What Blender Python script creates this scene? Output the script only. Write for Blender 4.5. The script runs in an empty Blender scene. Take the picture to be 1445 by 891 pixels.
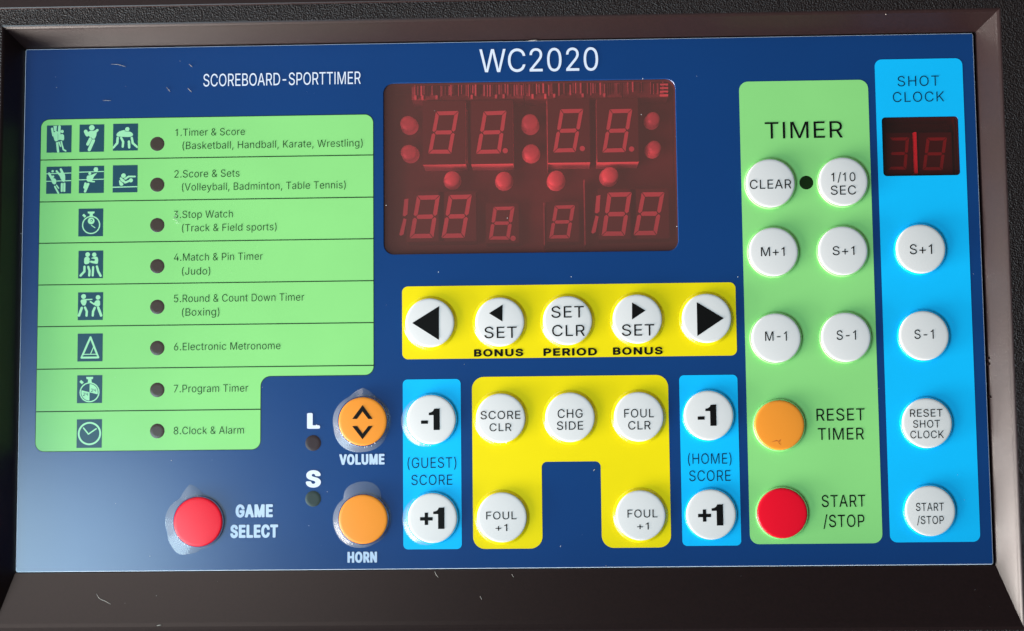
import bpy, bmesh, math, random
from mathutils import Matrix, Vector
random.seed(7)
S = bpy.context.scene
C = S.collection
MM = 0.001
BASE = 50.0                      # height of the panel face above the underside of the console, mm

# ------------------------------------------------------------------ camera (solved from the panel's four corners)
RX = ((0.99961695, 0.01029506, 0.02568984),
      (-0.01242485, 0.99637378, 0.0841719),
      (-0.02473013, -0.08445885, 0.99612003))
TX = (-5.00765043, -5.20331414, 500.397161)
PW, PH = 340.0, 186.93           # the panel, mm
F = 2000.0
cam_d = bpy.data.cameras.new("camera")
cam = bpy.data.objects.new("camera", cam_d)
C.objects.link(cam)
cam_d.sensor_width = 36.0
cam_d.lens = F / 1445.0 * 36.0
cam_d.clip_start, cam_d.clip_end = 0.01, 50.0
CP = [-sum(RX[k][i] * TX[k] for k in range(3)) for i in range(3)]
CAMPOS = Vector((CP[0], -CP[1], -CP[2]))          # mm, panel coordinates (x right, y up, z out of the panel)
fl = lambda v, s: Vector((v[0] * s, -v[1] * s, -v[2] * s))
r_, u_, b_ = fl(RX[0], 1), fl(RX[1], -1), fl(RX[2], -1)
cam.matrix_world = Matrix(((r_.x, u_.x, b_.x, CAMPOS.x * MM), (r_.y, u_.y, b_.y, CAMPOS.y * MM),
                           (r_.z, u_.z, b_.z, (CAMPOS.z + BASE) * MM), (0, 0, 0, 1)))
S.camera = cam
S.view_settings.view_transform = 'Standard'
S.view_settings.look = 'None'
S.view_settings.exposure = -0.07
S.view_settings.gamma = 1.0

# ------------------------------------------------------------------ light: a dim room, a big soft window to the lower left, added bezel lamps
W = bpy.data.worlds.new("World")
S.world = W
W.use_nodes = True
bg = W.node_tree.nodes["Background"]
bg.inputs[0].default_value = (1.0, 0.95, 0.93, 1)
bg.inputs[1].default_value = 0.06


def area_light(name, pos, target, sx, sy, radiance, col):
    d = bpy.data.lights.new(name, 'AREA')
    d.shape = 'RECTANGLE'
    d.size, d.size_y = sx, sy
    d.energy = radiance * math.pi * sx * sy
    d.color = col
    o = bpy.data.objects.new(name, d)
    C.objects.link(o)
    o.location = pos
    if target:                                    # without one it points straight down
        dv = Vector(target) - Vector(pos)
        o.rotation_euler = dv.to_track_quat('-Z', 'Y').to_euler()
    return o


area_light("window_light", (-1.06, -0.70, 1.25), None, 1.25, 1.25, 7.9, (0.66, 0.94, 1.08))
area_light("low_window_light", (-1.20, -0.80, 0.42), (0, 0, 0.05), 1.1, 0.36, 21.0, (1.0, 0.92, 0.83))
area_light("bezel_fill_light", (-1.34, -0.60, 0.15), (0, 0, 0.05), 0.75, 0.16, 190.0, (1.0, 0.93, 0.87))  # added lamp, brightens the right bezel wall towards its lower end
area_light("front_fill_light", (-0.85, -1.15, 0.25), (0, 0, 0.05), 0.8, 0.24, 27.0, (1.0, 0.92, 0.85))  # added low lamp, brightens the left of the top bezel wall
area_light("room_light", (-0.95, 1.25, 1.25), None, 1.3, 0.9, 3.2, (1.0, 0.88, 0.82))


# ------------------------------------------------------------------ helpers: pixels of the photograph measured onto the panel plane
def U(px, py, z=0.0):
    d = [(px - 722.5) / F, (py - 445.5) / F, 1.0]
    w = Vector((sum(RX[k][0] * d[k] for k in range(3)), -sum(RX[k][1] * d[k] for k in range(3)),
                -sum(RX[k][2] * d[k] for k in range(3))))
    s = (z - CAMPOS.z) / w.z
    q = CAMPOS + w * s
    return q.x, q.y


def V(x, y, z):
    return Vector((x * MM, y * MM, (z + BASE) * MM))


def rect(tl, tr, br, bl, z=0.0):
    a, b, c, d = (U(*p, z) for p in (tl, tr, br, bl))
    return ((a[0] + d[0]) / 2, (c[1] + d[1]) / 2, (b[0] + c[0]) / 2, (a[1] + b[1]) / 2)


# ------------------------------------------------------------------ materials
def mat(name, col, rough=0.4, spec=0.5, bump=0.0, bscale=200.0, var=0.0, coat=0.0, metallic=0.0):
    m = bpy.data.materials.new(name)
    m.use_nodes = True
    nt = m.node_tree
    p = nt.nodes["Principled BSDF"]
    p.inputs["Base Color"].default_value = (*col, 1)
    p.inputs["Roughness"].default_value = rough
    p.inputs["Specular IOR Level"].default_value = spec
    p.inputs["Metallic"].default_value = metallic
    p.inputs["Coat Weight"].default_value = coat
    p.inputs["Coat Roughness"].default_value = rough
    if bump or var:
        tc = nt.nodes.new("ShaderNodeTexCoord")
        n = nt.nodes.new("ShaderNodeTexNoise")
        n.inputs["Scale"].default_value = bscale
        n.inputs["Detail"].default_value = 4
        nt.links.new(tc.outputs["Object"], n.inputs["Vector"])
        if bump:
            b = nt.nodes.new("ShaderNodeBump")
            b.inputs["Strength"].default_value = bump
            b.inputs["Distance"].default_value = 0.0005
            nt.links.new(n.outputs["Fac"], b.inputs["Height"])
            nt.links.new(b.outputs["Normal"], p.inputs["Normal"])
        if var:
            r = nt.nodes.new("ShaderNodeValToRGB")
            r.color_ramp.elements[0].position, r.color_ramp.elements[1].position = 0.3, 0.7
            r.color_ramp.elements[0].color = (*[c * (1 - var) for c in col], 1)
            r.color_ramp.elements[1].color = (*[min(1, c * (1 + var)) for c in col], 1)
            nt.links.new(n.outputs["Fac"], r.inputs[0])
            nt.links.new(r.outputs[0], p.inputs["Base Color"])
    return m


FILM = dict(rough=0.24, spec=0.8, bump=0.06, bscale=28.0, var=0.03)
M = dict(
    blue=mat("printed_blue", (0.001, 0.041, 0.170), **{**FILM, "spec": 1.0}),
    green=mat("printed_green", (0.265, 0.66, 0.205), **{**FILM, "spec": 0.45}),
    yellow=mat("printed_yellow", (0.88, 0.69, 0.002), **FILM),
    cyan=mat("printed_cyan", (0.002, 0.50, 0.95), **FILM),
    white=mat("white_button", (0.70, 0.675, 0.665), rough=0.3, bump=0.03, bscale=60),
    red=mat("red_button", (0.80, 0.003, 0.02), rough=0.3, bump=0.03, bscale=60),
    orange=mat("orange_button", (0.86, 0.28, 0.028), rough=0.3, bump=0.03, bscale=60),
    ink=mat("black_ink", (0.004, 0.004, 0.004), rough=0.35, spec=0.2),
    green_ink=mat("dark_green_ink", (0.009, 0.028, 0.008), rough=0.35, spec=0.25),
    navy_ink=mat("navy_ink", (0.003, 0.016, 0.045), rough=0.35, spec=0.25),
    white_ink=mat("white_ink", (0.72, 0.76, 0.88), rough=0.3),
    blur_ink=mat("faded_white_ink", (0.50, 0.62, 0.80), rough=0.3),
    teal=mat("teal_ink", (0.016, 0.068, 0.10), rough=0.28),
    pale=mat("pale_green_ink", (0.36, 0.74, 0.42), rough=0.28),
    smoked=mat("smoked_lens", (0.060, 0.042, 0.034), rough=0.25),
    timer_lens=mat("dark_lens", (0.006, 0.022, 0.004), rough=0.25),
    l_lens=mat("brown_lens", (0.035, 0.020, 0.022), rough=0.3),
    s_lens=mat("olive_lens", (0.030, 0.044, 0.040), rough=0.3),
    edge=mat("lit_panel_edge", (0.75, 0.80, 0.92), rough=0.2),  # pale colour imitates light caught along the panel's edge
    case=mat("brown_black_plastic", (0.015, 0.006, 0.006), rough=0.34, spec=0.5, coat=0.1, bump=0.03, bscale=900, var=0.15),
    floor=mat("dark_recess_floor", (0.006, 0.005, 0.005), rough=0.6),
    low_face=mat("low_digit_face", (0.035, 0.03, 0.026), rough=0.6),
    board=mat("circuit_board", (0.10, 0.08, 0.07), rough=0.6, var=0.25, bscale=60),
    face=mat("digit_face", (0.04, 0.034, 0.03), rough=0.5, var=0.1, bscale=120),
    segment=mat("unlit_segment", (0.50, 0.42, 0.46), rough=0.4),
    dim_segment=mat("dim_segment", (0.30, 0.20, 0.20), rough=0.4),
    side=mat("digit_module_side", (0.72, 0.66, 0.68), rough=0.5),
    lamp=mat("red_lamp_body", (0.60, 0.48, 0.50), rough=0.25),
    component=mat("component_light", (0.30, 0.26, 0.26), rough=0.5, var=0.3, bscale=400),
    component3=mat("component_mid", (0.15, 0.12, 0.12), rough=0.5, var=0.3, bscale=400),
    component2=mat("component_dark", (0.05, 0.035, 0.035), rough=0.5),
    bar=mat("bright_module_side", (0.98, 0.92, 0.92), rough=0.4),  # brightness of a digit module's side put into the colour
    lint=mat("lint_fibre", (0.42, 0.38, 0.34), rough=0.6),
    torn=mat("torn_film_crumb", (0.85, 0.87, 0.90), rough=0.3),
    crack=mat("crack_line", (0.55, 0.13, 0.015), rough=0.5),
    dust=mat("dust_speck", (0.6, 0.6, 0.62), rough=0.7),
)


def crinkle_material():
    m = mat("crinkled_plastic", (0.011, 0.007, 0.007), rough=0.40, spec=0.35)
    nt = m.node_tree
    p = nt.nodes["Principled BSDF"]
    tc = nt.nodes.new("ShaderNodeTexCoord")
    v = nt.nodes.new("ShaderNodeTexVoronoi")
    v.inputs["Scale"].default_value = 1900
    n = nt.nodes.new("ShaderNodeTexNoise")
    n.inputs["Scale"].default_value = 1300
    n.inputs["Detail"].default_value = 5
    a = nt.nodes.new("ShaderNodeMath")
    a.operation = 'ADD'
    b = nt.nodes.new("ShaderNodeBump")
    b.inputs["Strength"].default_value = 0.6
    b.inputs["Distance"].default_value = 0.0005
    nt.links.new(tc.outputs["Object"], v.inputs["Vector"])
    nt.links.new(tc.outputs["Object"], n.inputs["Vector"])
    nt.links.new(v.outputs["Distance"], a.inputs[0])
    nt.links.new(n.outputs["Fac"], a.inputs[1])
    nt.links.new(a.outputs[0], b.inputs["Height"])
    nt.links.new(b.outputs["Normal"], p.inputs["Normal"])
    return m


def clear_material(name, tint, white, gloss, rough):
    m = bpy.data.materials.new(name)
    m.use_nodes = True
    nt = m.node_tree
    nt.nodes.clear()
    out = nt.nodes.new("ShaderNodeOutputMaterial")
    tr = nt.nodes.new("ShaderNodeBsdfTransparent")
    tr.inputs[0].default_value = (*tint, 1)
    df = nt.nodes.new("ShaderNodeBsdfDiffuse")
    df.inputs[0].default_value = (*white[1], 1)
    gl = nt.nodes.new("ShaderNodeBsdfGlossy")
    gl.inputs["Roughness"].default_value = rough
    m1 = nt.nodes.new("ShaderNodeMixShader")
    m1.inputs[0].default_value = white[0]
    m2 = nt.nodes.new("ShaderNodeMixShader")
    lw = nt.nodes.new("ShaderNodeLayerWeight")        # a thin pane reflects alike from both sides
    pw = nt.nodes.new("ShaderNodeMath")
    pw.operation = 'POWER'
    pw.inputs[1].default_value = 5.0
    fr = nt.nodes.new("ShaderNodeMath")
    fr.operation = 'MULTIPLY_ADD'
    fr.inputs[1].default_value = 0.85
    fr.inputs[2].default_value = gloss
    nt.links.new(lw.outputs["Facing"], pw.inputs[0])
    nt.links.new(pw.outputs[0], fr.inputs[0])
    nt.links.new(tr.outputs[0], m1.inputs[1])
    nt.links.new(df.outputs[0], m1.inputs[2])
    nt.links.new(fr.outputs[0], m2.inputs[0])
    nt.links.new(m1.outputs[0], m2.inputs[1])
    nt.links.new(gl.outputs[0], m2.inputs[2])
    nt.links.new(m2.outputs[0], out.inputs[0])
    return m


M['crinkle'] = crinkle_material()
M['film'] = clear_material("lifted_clear_film", (0.93, 0.95, 0.97), (0.14, (0.85, 0.88, 0.92)), 0.06, 0.22)  # white diffuse share imitates light reflected off the film
M['filter'] = clear_material("red_filter", (1.0, 0.26, 0.29), (0.09, (0.88, 0.36, 0.31)), 0.055, 0.26)  # brown diffuse share: film haze plus imitated reflection on the pane
M['dark_filter'] = clear_material("dark_red_filter", (0.92, 0.10, 0.14), (0.05, (0.40, 0.20, 0.18)), 0.04, 0.28)


# ------------------------------------------------------------------ mesh building
def link(name, me, mats, parent=None, label=None):
    o = bpy.data.objects.new(name, me)
    C.objects.link(o)
    if len(me.materials):
        me.materials.clear()
    for m in (mats if isinstance(mats, (list, tuple)) else [mats]):
        me.materials.append(M[m] if isinstance(m, str) else m)
    if parent:
        o.parent = parent
    if label:
        o['label'] = label
    return o


class MB:
    """collects faces in panel millimetres"""

    def __init__(s):
        s.v, s.f, s.mi, s.sm = [], [], [], []
        s.lift = 0.0

    def face(s, pts, mi=0, smooth=False):
        i = len(s.v)
        s.v += [V(*p) for p in pts]
        s.f.append(list(range(i, i + len(pts))))
        s.mi.append(mi)
        s.sm.append(smooth)

    def grid(s, rings, mi=0, closed=True, smooth=True, mis=None):
        i0 = len(s.v)
        n = len(rings[0])
        for r in rings:
            s.v += [V(*p) for p in r]
        for a in range(len(rings) - 1):
            for b in range(n if closed else n - 1):
                c = (b + 1) % n
                s.f.append([i0 + a * n + b, i0 + a * n + c, i0 + (a + 1) * n + c, i0 + (a + 1) * n + b])
                s.mi.append(mis[a] if mis else mi)
                s.sm.append(smooth)
        return i0

    def cap(s, i0, ring, n, mi=0):
        s.f.append([i0 + ring * n + k for k in range(n)])
        s.mi.append(mi)
        s.sm.append(False)

    def box(s, x0, y0, x1, y1, z0, z1, mi=0, top=None):
        b = [(x0, y0), (x1, y0), (x1, y1), (x0, y1)]
        for k in range(4):
            (ax, ay), (bx, by) = b[k], b[(k + 1) % 4]
            s.face([(ax, ay, z0), (bx, by, z0), (bx, by, z1), (ax, ay, z1)], mi)
        s.face([(x, y, z1) for x, y in b], mi if top is None else top)

    def flat(s, pts, z, mi=0):
        z += s.lift
        s.lift += 0.002
        a = sum(pts[k][0] * pts[(k + 1) % len(pts)][1] - pts[(k + 1) % len(pts)][0] * pts[k][1] for k in range(len(pts)))
        if a < 0:
            pts = pts[::-1]
        s.face([(x, y, z) for x, y in pts], mi)

    def build(s, name, mats, parent=None, label=None, weld=True):
        me = bpy.data.meshes.new(name)
        me.from_pydata(s.v, [], s.f)
        for p, i, q in zip(me.polygons, s.mi, s.sm):
            p.material_index = i
            p.use_smooth = q
        if weld:
            bm = bmesh.new()
            bm.from_mesh(me)
            bmesh.ops.remove_doubles(bm, verts=bm.verts, dist=1e-7)
            bmesh.ops.recalc_face_normals(bm, faces=bm.faces) if weld == 2 else None
            bm.to_mesh(me)
            bm.free()
        return link(name, me, mats, parent, label)


def rounded(pts, radii, n=8):
    out = []
    for k, p in enumerate(pts):
        p = Vector(p)
        a, b = Vector(pts[k - 1]), Vector(pts[(k + 1) % len(pts)])
        r = radii[k] if isinstance(radii, (list, tuple)) else radii
        da, db = (a - p).normalized(), (b - p).normalized()
        ang = da.angle(db)
        t = r / math.tan(ang / 2)
        c = p + (da + db).normalized() * (r / math.sin(ang / 2))
        s, e = p + da * t - c, p + db * t - c
        a0 = math.atan2(s.y, s.x)
        a1 = math.atan2(e.y, e.x)
        d = (a1 - a0 + math.pi) % (2 * math.pi) - math.pi
        for i in range(n + 1):
            w = a0 + d * i / n
            out.append((c.x + r * math.cos(w), c.y + r * math.sin(w)))
    return out


def rrect(r, rad):
    x0, y0, x1, y1 = r
    return rounded([(x0, y0), (x1, y0), (x1, y1), (x0, y1)], rad)


def sheet(name, outlines, z, mats, parent=None, label=None, thick=0.0, bevel=0.0):
    """filled 2D outline with holes, its top at height z"""
    cu = bpy.data.curves.new(name, 'CURVE')
    cu.dimensions = '2D'
    cu.fill_mode = 'BOTH' if thick else 'FRONT'
    for o in outlines:
        sp = cu.splines.new('POLY')
        sp.points.add(len(o) - 1)
        for q, (x, y) in zip(sp.points, o):
            q.co = (x * MM, y * MM, 0, 1)
        sp.use_cyclic_u = True
    if thick:
        cu.extrude = (thick / 2 - bevel) * MM
        cu.bevel_depth = bevel * MM
        cu.bevel_resolution = 2
        cu.offset = -bevel * MM
    ob = bpy.data.objects.new("tmp", cu)
    C.objects.link(ob)
    dg = bpy.context.evaluated_depsgraph_get()
    me = bpy.data.meshes.new_from_object(ob.evaluated_get(dg))
    bpy.data.objects.remove(ob)
    bpy.data.curves.remove(cu)
    me.name = name
    zz = (z + BASE - thick / 2) * MM
    for v in me.vertices:
        v.co.z += zz
    up = [p for p in me.polygons if abs(p.normal.z) > 0.9]
    if not thick and up and up[0].normal.z < 0:
        me.flip_normals()
    o = link(name, me, mats, parent, label)
    if thick and len(me.materials) > 1:
        for p in me.polygons:
            p.material_index = 0 if p.normal.z > 0.98 else 1
    for p in me.polygons:
        p.use_smooth = False
    return o


# letter shapes: advance and outlines, two characters per number
GLYPHS = {
    'R': {
        'W': (686, "-i+{-g+}-'+}-&+{,#'x+m'(+I(c*U+{*Q+})g+})f+{(e(/(N'%(9(.':+{'6+}&T+}&R+{()&A(t&A)n)f*0+.*E*)+E&C+H&A,7&A"),
        'C': (510, "*Q+i*-+x)d,&)6,)(y,'(Z+|(?+r($+e'd+P'N+;'>+%'**[&{*C&r)}&l)X&j)7&l(e&r(@&y(%'.'X'<'@'P'%'g&k'|&[(?&L(Z&B(s&=)?&:)W&;)p&?*?&L*Z&[+#&w+3'0+J'X+R'n+W(,*s(-*k'q*_'X*O'F*<'7*)'+)p'$)^&z)?&w(|&z(Z'((E'3(-'F'p'e'f'w'X(='Q(b'N)1'Q)['X*%'f*F'v*b(0*z(E+/(^+<(y+D)<+G)W+E)p+?**+7*<+,*O*w*_*e*i*R*s*5+T*5+W*6+K*e+2+4*s+P"),
        '2': (453, "''&A*_&A*_&x*Z&{('&{(''$)q(x*:)M*E)`*L)r*R*)*V*M*T*i*M+&*@+>*3+P)|+b)d+r)K+{)<,$(p,)(Q,&(9+|'v+p'a+b'L+M'<+8'2*{',*c')*D'**C'd*C'g*D'h*V'm*i's*w(&+/(9+>(H+E(m+K)6+E)E+?)Y+2)g+#)n*o)q*f)t*J)r*5)k){)[)`)M)M).))'(&r"),
        '0': (453, "(r,)(M,%(,+v'h+b'Q+L'<+.',*e&{*7&s)[&r)1&u(O'#'w','X'>'1'P&r'i&Z()&I(J&>(o&:)8&>)Y&H)x&Z*4&q*E'.*Y'X*d'z*m(U*o)1*m)h*c*F*Y*e*I+.*5+K)x+c)Y+v)7,%", "(r+K),+H)D+>)V+0)f*z)s*e*#*F*+*%*1)1*+(=)y'h)s'X)h'F)U'1)A'#),&v(l&t(V&w(A'$(0'1'{'C'n'['c'w'[(:'V(b'T)1'V)[']*.'c*F'n*b'{*z(0+1(D+@(Y+H"),
        'S': (447, "(q,)(O,'((+y'q+r'X+d'A+P'.+8'$+&&y*l&v*M&z*/'*)l'=)T'U)A'w)1(C)#)L(a)[(Z)w(H*%(?*-(2*2'{*2'f*+'P)}'D)q'6)b',)O&})(&t(X&t(F&w(1'#(#')'n'5'd'>'Y'M'O'n'L'q&k'q&h'o&n'M&v'8'%'&'7&k'L&Y'h&J((&@(I&:(n&8)7&:)X&A)w&L*7&[*L&o*['&*h'=*p'V*r'r*q(/*e(S*X(d*@(|*1)+)k);(b)X(4)i'})r'n*$'`*8'Z*P'^*f'k+#'z+2(4+?(U+H(n+J)1+G)I+@)_+6)u+#*%*l*+*S*j*S*h*l*_++*Q+A*A+S*1+a)o+r)U+|)7,'"),
        'O': (533, ")^,')6,)(y,'(Z+|(?+r($+e'g+R'E+.'-*b&{*C&v*1&l)X&j)+&l(e&r(@&|'w'-'Y'<'@'Q'%'g&k'|&[(E&I(Z&B(y&<)B&:)^&<)|&B*B&N*Z&[*q&k+-'(+?'@+P'[+]'z+e(:+k(b+m)1+k)X+f)}+[*F+O*b+?+#+++=*s+P*Z+c*6+u)|+|", ")?+G)Z+D)s+>*-+5*N*x*b*b*r*F+#*%++)[+-)1++(b+#(=*r'w*a'Z*K'D*?':)|'()Z&y)9&w(v&z(^''(H'1(0'C'y'X'e'w'X(='Q(b'N)1'Q)['X*%'f*F'v*c(-*x(H+1(a+<(y+D"),
        'R': (449, "'#+|'#&A'd&A'e(P'f(S))(T*8&D*;&A+*&A)o(])p(`*&(g*;(u*P),*`)A*k)]*q)u*s*2*q*V*j*u*^+2*R+D*>+W*&+i)f+s)D+z(x+}", "'e)2'e+A'f+C)5+B)]+7)j+/)x*}*'*o*-*`*1*M*2*8*1*&**)f*&)_)r)L)])>)J)7)5)3"),
        'E': (419, "*O&A*P&x*M&{'f&{'e'#'f(r*8(s*<(u*;)Q'f)Q'e)S'e+A'i+C*J+C*M+D*M+G*M+{*J+}'#+|'#&A"),
        'B': (456, "'#+|'#&A))&A)M&C)r&J*2&S*H&`*]&t*j')*t'>*z'V*|'i*y(5*u(D*l(W*a(i*S(x*5)0*#)7)r)9)o);)p)>*))F*;)P*J)^*])u*b*&*g*;*g*c*`+#*T+;*G+M*8+[*#+j)c+u)G+{)#+}", "'f(u),(u)S(o)f(h)u(^*&(Q*/(D*9(/*<'r*:']*1'G)|'5)i'*)M'#)&&{'f&{'e'#'e(r", "'f)P'e+A'f+C)#+C)A+@)Y+9)l+-)z*u*&*c*)*M*&*5)v)x)h)i)S)[)D)U)#)P"),
        'A': (480, "(W+}(T+x&Q&A'<&B'p'w*-'v*0'w*d&C*g&A+M&A)G+{)E+}", "(|+F)B*5)v(U(-(T()(V(L)`"),
        'D': (502, "'#&A(o&A)2&C)V&I)u&R*;&c*P&r*c''*|'D+/'^+9'r+F(D+K(c+M)2+K)]+F){+=*A+6*S*v+)*Y+F*;+])x+l)V+v)8+{(l+}'#+|", "'e&{'e+A'i+C(i+C)5+@)V+8)r+,*2*s*E*]*T*A*a)x*g)V*i)2*g(f*`(C*S'{*D'c*/'J)r'8)S'+)2'#(i&{"),
        '-': (453, "**(I*))&'])''Y)%'Y(I"),
        'P': (445, "'#&A'd&A'e(D'f(G)#(G)D(I)c(P*&(]*<(l*N)#*`);*j)V*q)r*s*5*q*S*j*o*a+)*Q+A*<+V*&+f)c+s)D+z)/+|'&+}'#+{", "'f)%'e)&'e+A'f+C)5+B)J+=)]+6)w*{*&*l*0*J*0*#*,)k*&)Y)x)J)l)=)])3)J)+)5)'(u)%"),
        'T': (449, "(O&A)1&A)4&D)4+A)7+C*z+D*z+|&e+}&b+{&b+D(L+C(N+A(N&D"),
        'I': (185, "'c+}'&+}'#+{'#&A'c&A'e&D'e+x"),
        'M': (628, ",]+|+]+}+Z+{*:(J)o'1)K(A(%+{(#+}'#+|'#&A'`&A'b&D'`+1(2)c)M&J)P&C)S&A*/&B+F)S+x+,+z+&+x)x+x&A,^&A"),
        'L': (393, "'&+}'#+{'#&A*A&A*B&x*>&{'f&{'e+{'c+}"),
        'H': (517, "'#&A'c&A'e&D'e(r'f(v*a(u*c&A+H&A+G+|*f+}*b+{*b)V*])T'f)T'e)V'e+{'c+}'#+|"),
        'G': (520, ")<,)(p,&(W+|(<+r'|+d'd+P'N+<'<+$',*b&y*=&p)w&l)X&j)1&l(e&q(@&{'z','['6'I'N'('d&n's&b(<&L(Z&B(s&=)?&:)m&>*0&F*Q&T*p&h+.'%+B'C+P'b+Z(++^(U+^).+^)1+Z)3)N)2)N(U*v(T*x(R*w(7*q'z*f'b*['R*@'7*0'-)v'$)Z&y)?&w(|&z(a'&(C'4(.'F'v'['f'w'W(C'Q(b'N).'Q)['X*%'f*F'u*b('*q(C+.(^+<(y+D)<+G)a+D**+6*<+**L*w*]*b*s*6+T*6+Y*7+R*R+@*z+3+2+%+C*m+T*T+f*-+x)m,#"),
        'F': (410, "'#&A'c&A'e&D'e(i'f(k*/(k*3(l*2)H'f)I'e)J'e+A'i+C*G+C*J+D*J+G*J+x*J+{*G+}'#+|"),
        'U': (517, "+G+}*c+|*c(?*a('*S'Z*D'E*8'9*#'+)g&|)P&w)5&v(l&y(`&|(G'+(5'8(&'F't'Z'l'l'f(''d(?'d+|'#+|'#(<'&'s'.'T'<'6'N&y'f&c(&&P(G&C(V&?(i&;)/&9)]&;*&&D*F&Q*b&d*x&y+0'6+='T+E's+H(3"),
        '+': (453, ")0*E(W*E(S*B(S(p''(p'$(m'$(9(Q(9(S(6(S&g(T&d)1&d)2(6)3(9*^(9*a(<*a(m*^(p)2(p)2*B"),
        '1': (400, "(|&A)#&D)#+{(|+}(Q+}'|+B'-*s'-*;'0*;(=*i(=&D(?&A"),
        'N': (523, "+M&A+M+|*l+}*i+{*i(,*l'A*i';*_'P*6(;'q+{'l+}'#+|'#&A'c&A'e&D'e)f'`+.'a+)(5*2(V)V*]&A"),
        '/': (249, "(w,9(@,:(>,7&O%O'+%O'.%P(x,4"),
        'K': (467, "+?&A)&)S+>+{+;+}*D+|(>)f'f)''d),'e+{'c+}'#+|'#&A'd&A'd(2(S)'*M&A"),
    },
    'T': {
        '&': (448, "()+u'o+m'a+c'R+V'B+;':+#'9*^'=*E'B*7'M)}'u)G's)B'O)''2(g&x(J&p(8&j'm&l'W&r'>&|')'3&n'V&S's&H(0&B(S&@(t&C)1&I)X&X)j&d)|&s*'&o*G&H+%&G+'&H+%&K*D'9*B'>*V'b*b'{*h(8*k(g*<(g*;(Q*5(8*('m*$'i)|'h)r'p(g)6(d)=(f)B)C)n)^*0)i*E)p*Z)r*p)l+4)c+F)X+U)J+c);+m)'+u(m+z(S+{(>+z", ")]';)T'3)<'#(w&p(P&j(&&q's&w'a'('M'>'F'P'B'i'F(*'Q(?'k([(0(v(;(z)['B", "(B)e(=)h(-)}'s*A'm*V'k*i'm*z't+1'|+;(4+J(E+P(S+R(p+N)*+A):+-)?*p)=*^)6*L)#*4(J)h"),
        '(': (273, "(l,:(A,9(2+z(#+Y'i*y'^*Q'K)P'G)&'G(3'Q'N'^&x'i&T(*%m(A%B(D%A(p%B(X%t(D&M(.'9'}'v'z(:'z)&(()m(:*`(S+R(o,7"),
        ')': (273, "&u,:&r,7'2+R'K*`'_)j'g)#'g(:'b'k'W'='<&?&q%B'D%A'X%f't&J((&x(1'@(>(7(>)&(7)f(.*9'y*u'c+Y'P,&'D,:"),
        '+': (453, "))*?(^*?(Y*=(Y(t(V(k(R(j'*(i'+(@(O(?(S(>(W(;(Y(4(Y&k(^&j)+&k),(7)0(>*T(?*X(?*Z(B*Z(f*X(j)4(j)-(m),*9),*="),
        ',': (188, "&p%+'3%*'7%,'h&}'h'&'e'('3'('0'&"),
        '-': (453, "'`(P){(O*$(P*$({'a(|"),
        '.': (188, "'d&N'm&]'o&k'l&y'c','T'5'F'8'8'5'*'+&|&y&z&k&}&]'*&N'8&F'F&C'T&E"),
        '/': (249, "(n,4(F,4(C,1&X%Y&Y%U'*%V(f+d(p,/(p,3"),
        '0': (453, "(p,#(L+z()+m'j+['V+H'E+1'1*b'(*B&{)o&x)3&y(`&}(@'('{'2'['C'4'T&w'l&a(+&O(L&D(p&@)8&D)X&N)u&`*1&w*?'1*R'W*^'{*g(X*i)3*g)h*]*E*T*b*F+'*2+F)s+`)X+p)5+{", "(t&n(W&p(>&z(,'-'u'B'h'['^'t'T(<'N)3'P)^'V*0']*I'i*f'v+#(-+7(B+F(W+N(p+Q).+N)I+C)[+4)j+#)x*i*(*I*1*&*7)3*1(<*)'x)x'V)j'?)Q'&)C&x)1&q"),
        '1': (400, "(u&G(w&H(x&K(x+t(u+w(T+w('+?'3*p'3*E'4*C';*F(8*o(<*p(B*l(C&H"),
        '2': (453, "'.&G*X&H*X&s*T&u((&u($&v'|&z'|'&($'))l(}*4)P*>)a*G)v*L*,*P*L*N*i*H+#*;+;*.+M)w+^)b+l)H+v)0+{(r,#(R+{(9+v'x+j'c+['P+I'A+4'8*z'1*b'0*L'1*I'`*I'g*l'n*z'}+4(6+C(G+K(Y+O(o+Q)7+L)H+D)^+6)l+&)u*l)z*H)x*3)q)y)a)])S)K)1)$'.&o"),
        '3': (453, "'6+w'3+t'3+q'3+M'6+I)M+I)W+F)Y+?)U+8(1)](0)2(w).)F)#)W(t)j(e)w(Q*'(1*('w*''f*#'W)r'>)f'1)W'&)4&s)#&o(b&n(A&r(0&w'u')'a';'T'P'N'f&u'f&x'P'&'7'3&}'D&l'U&^'o&Q(,&H(L&B(i&@)*&B)I&I)f&S*$&c*6&s*F'-*R'B*Y'_*]'w*Z(8*S(M*H(g*9({){)5)f)A)I)K)*)O(l)O(g)R(f)U(m)a*F+M*G+u*C+w"),
        '4': (453, ")Z+w)-+v&q(*&p'W)L'V)P'S)S'L)S&H*'&G*)&H**&K**'L*-'S*5'V*n'V*p'W*q'Z*q('*n(**5(**.(,**(0*))k)S)k)S(5)P(,)I(*'X(*'Q(,'N(1'R(<)_+t"),
        '5': (453, "*>+w'P+w'L+u'1)6'f)/'u):(1)D(Q)L(k)N(|)L)3)G)K)<)Y)2)h)#)s(n)z(]*%(G*'(5*%'t){'_)s'M)h'<)Y'-)K'#)6&t)%&o(g&n(Q&p(5&z($'+'m'<'b'P'['d'-'d'*'c'/'I'4';'?'&'P&m'`&b'x&Q(5&G(N&B(g&@)/&C)K&J)e&U*#&i*4&z*A'1*O'M*W'm*Z(.*Y(G*U(`*E),*.)K)z)Y)e)i)D)v(r)|(Q)x(@)s(+)j'q)Z'm)Z'h)a'x+<'y+C'|+F('+I*>+I*A+M*A+u"),
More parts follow.
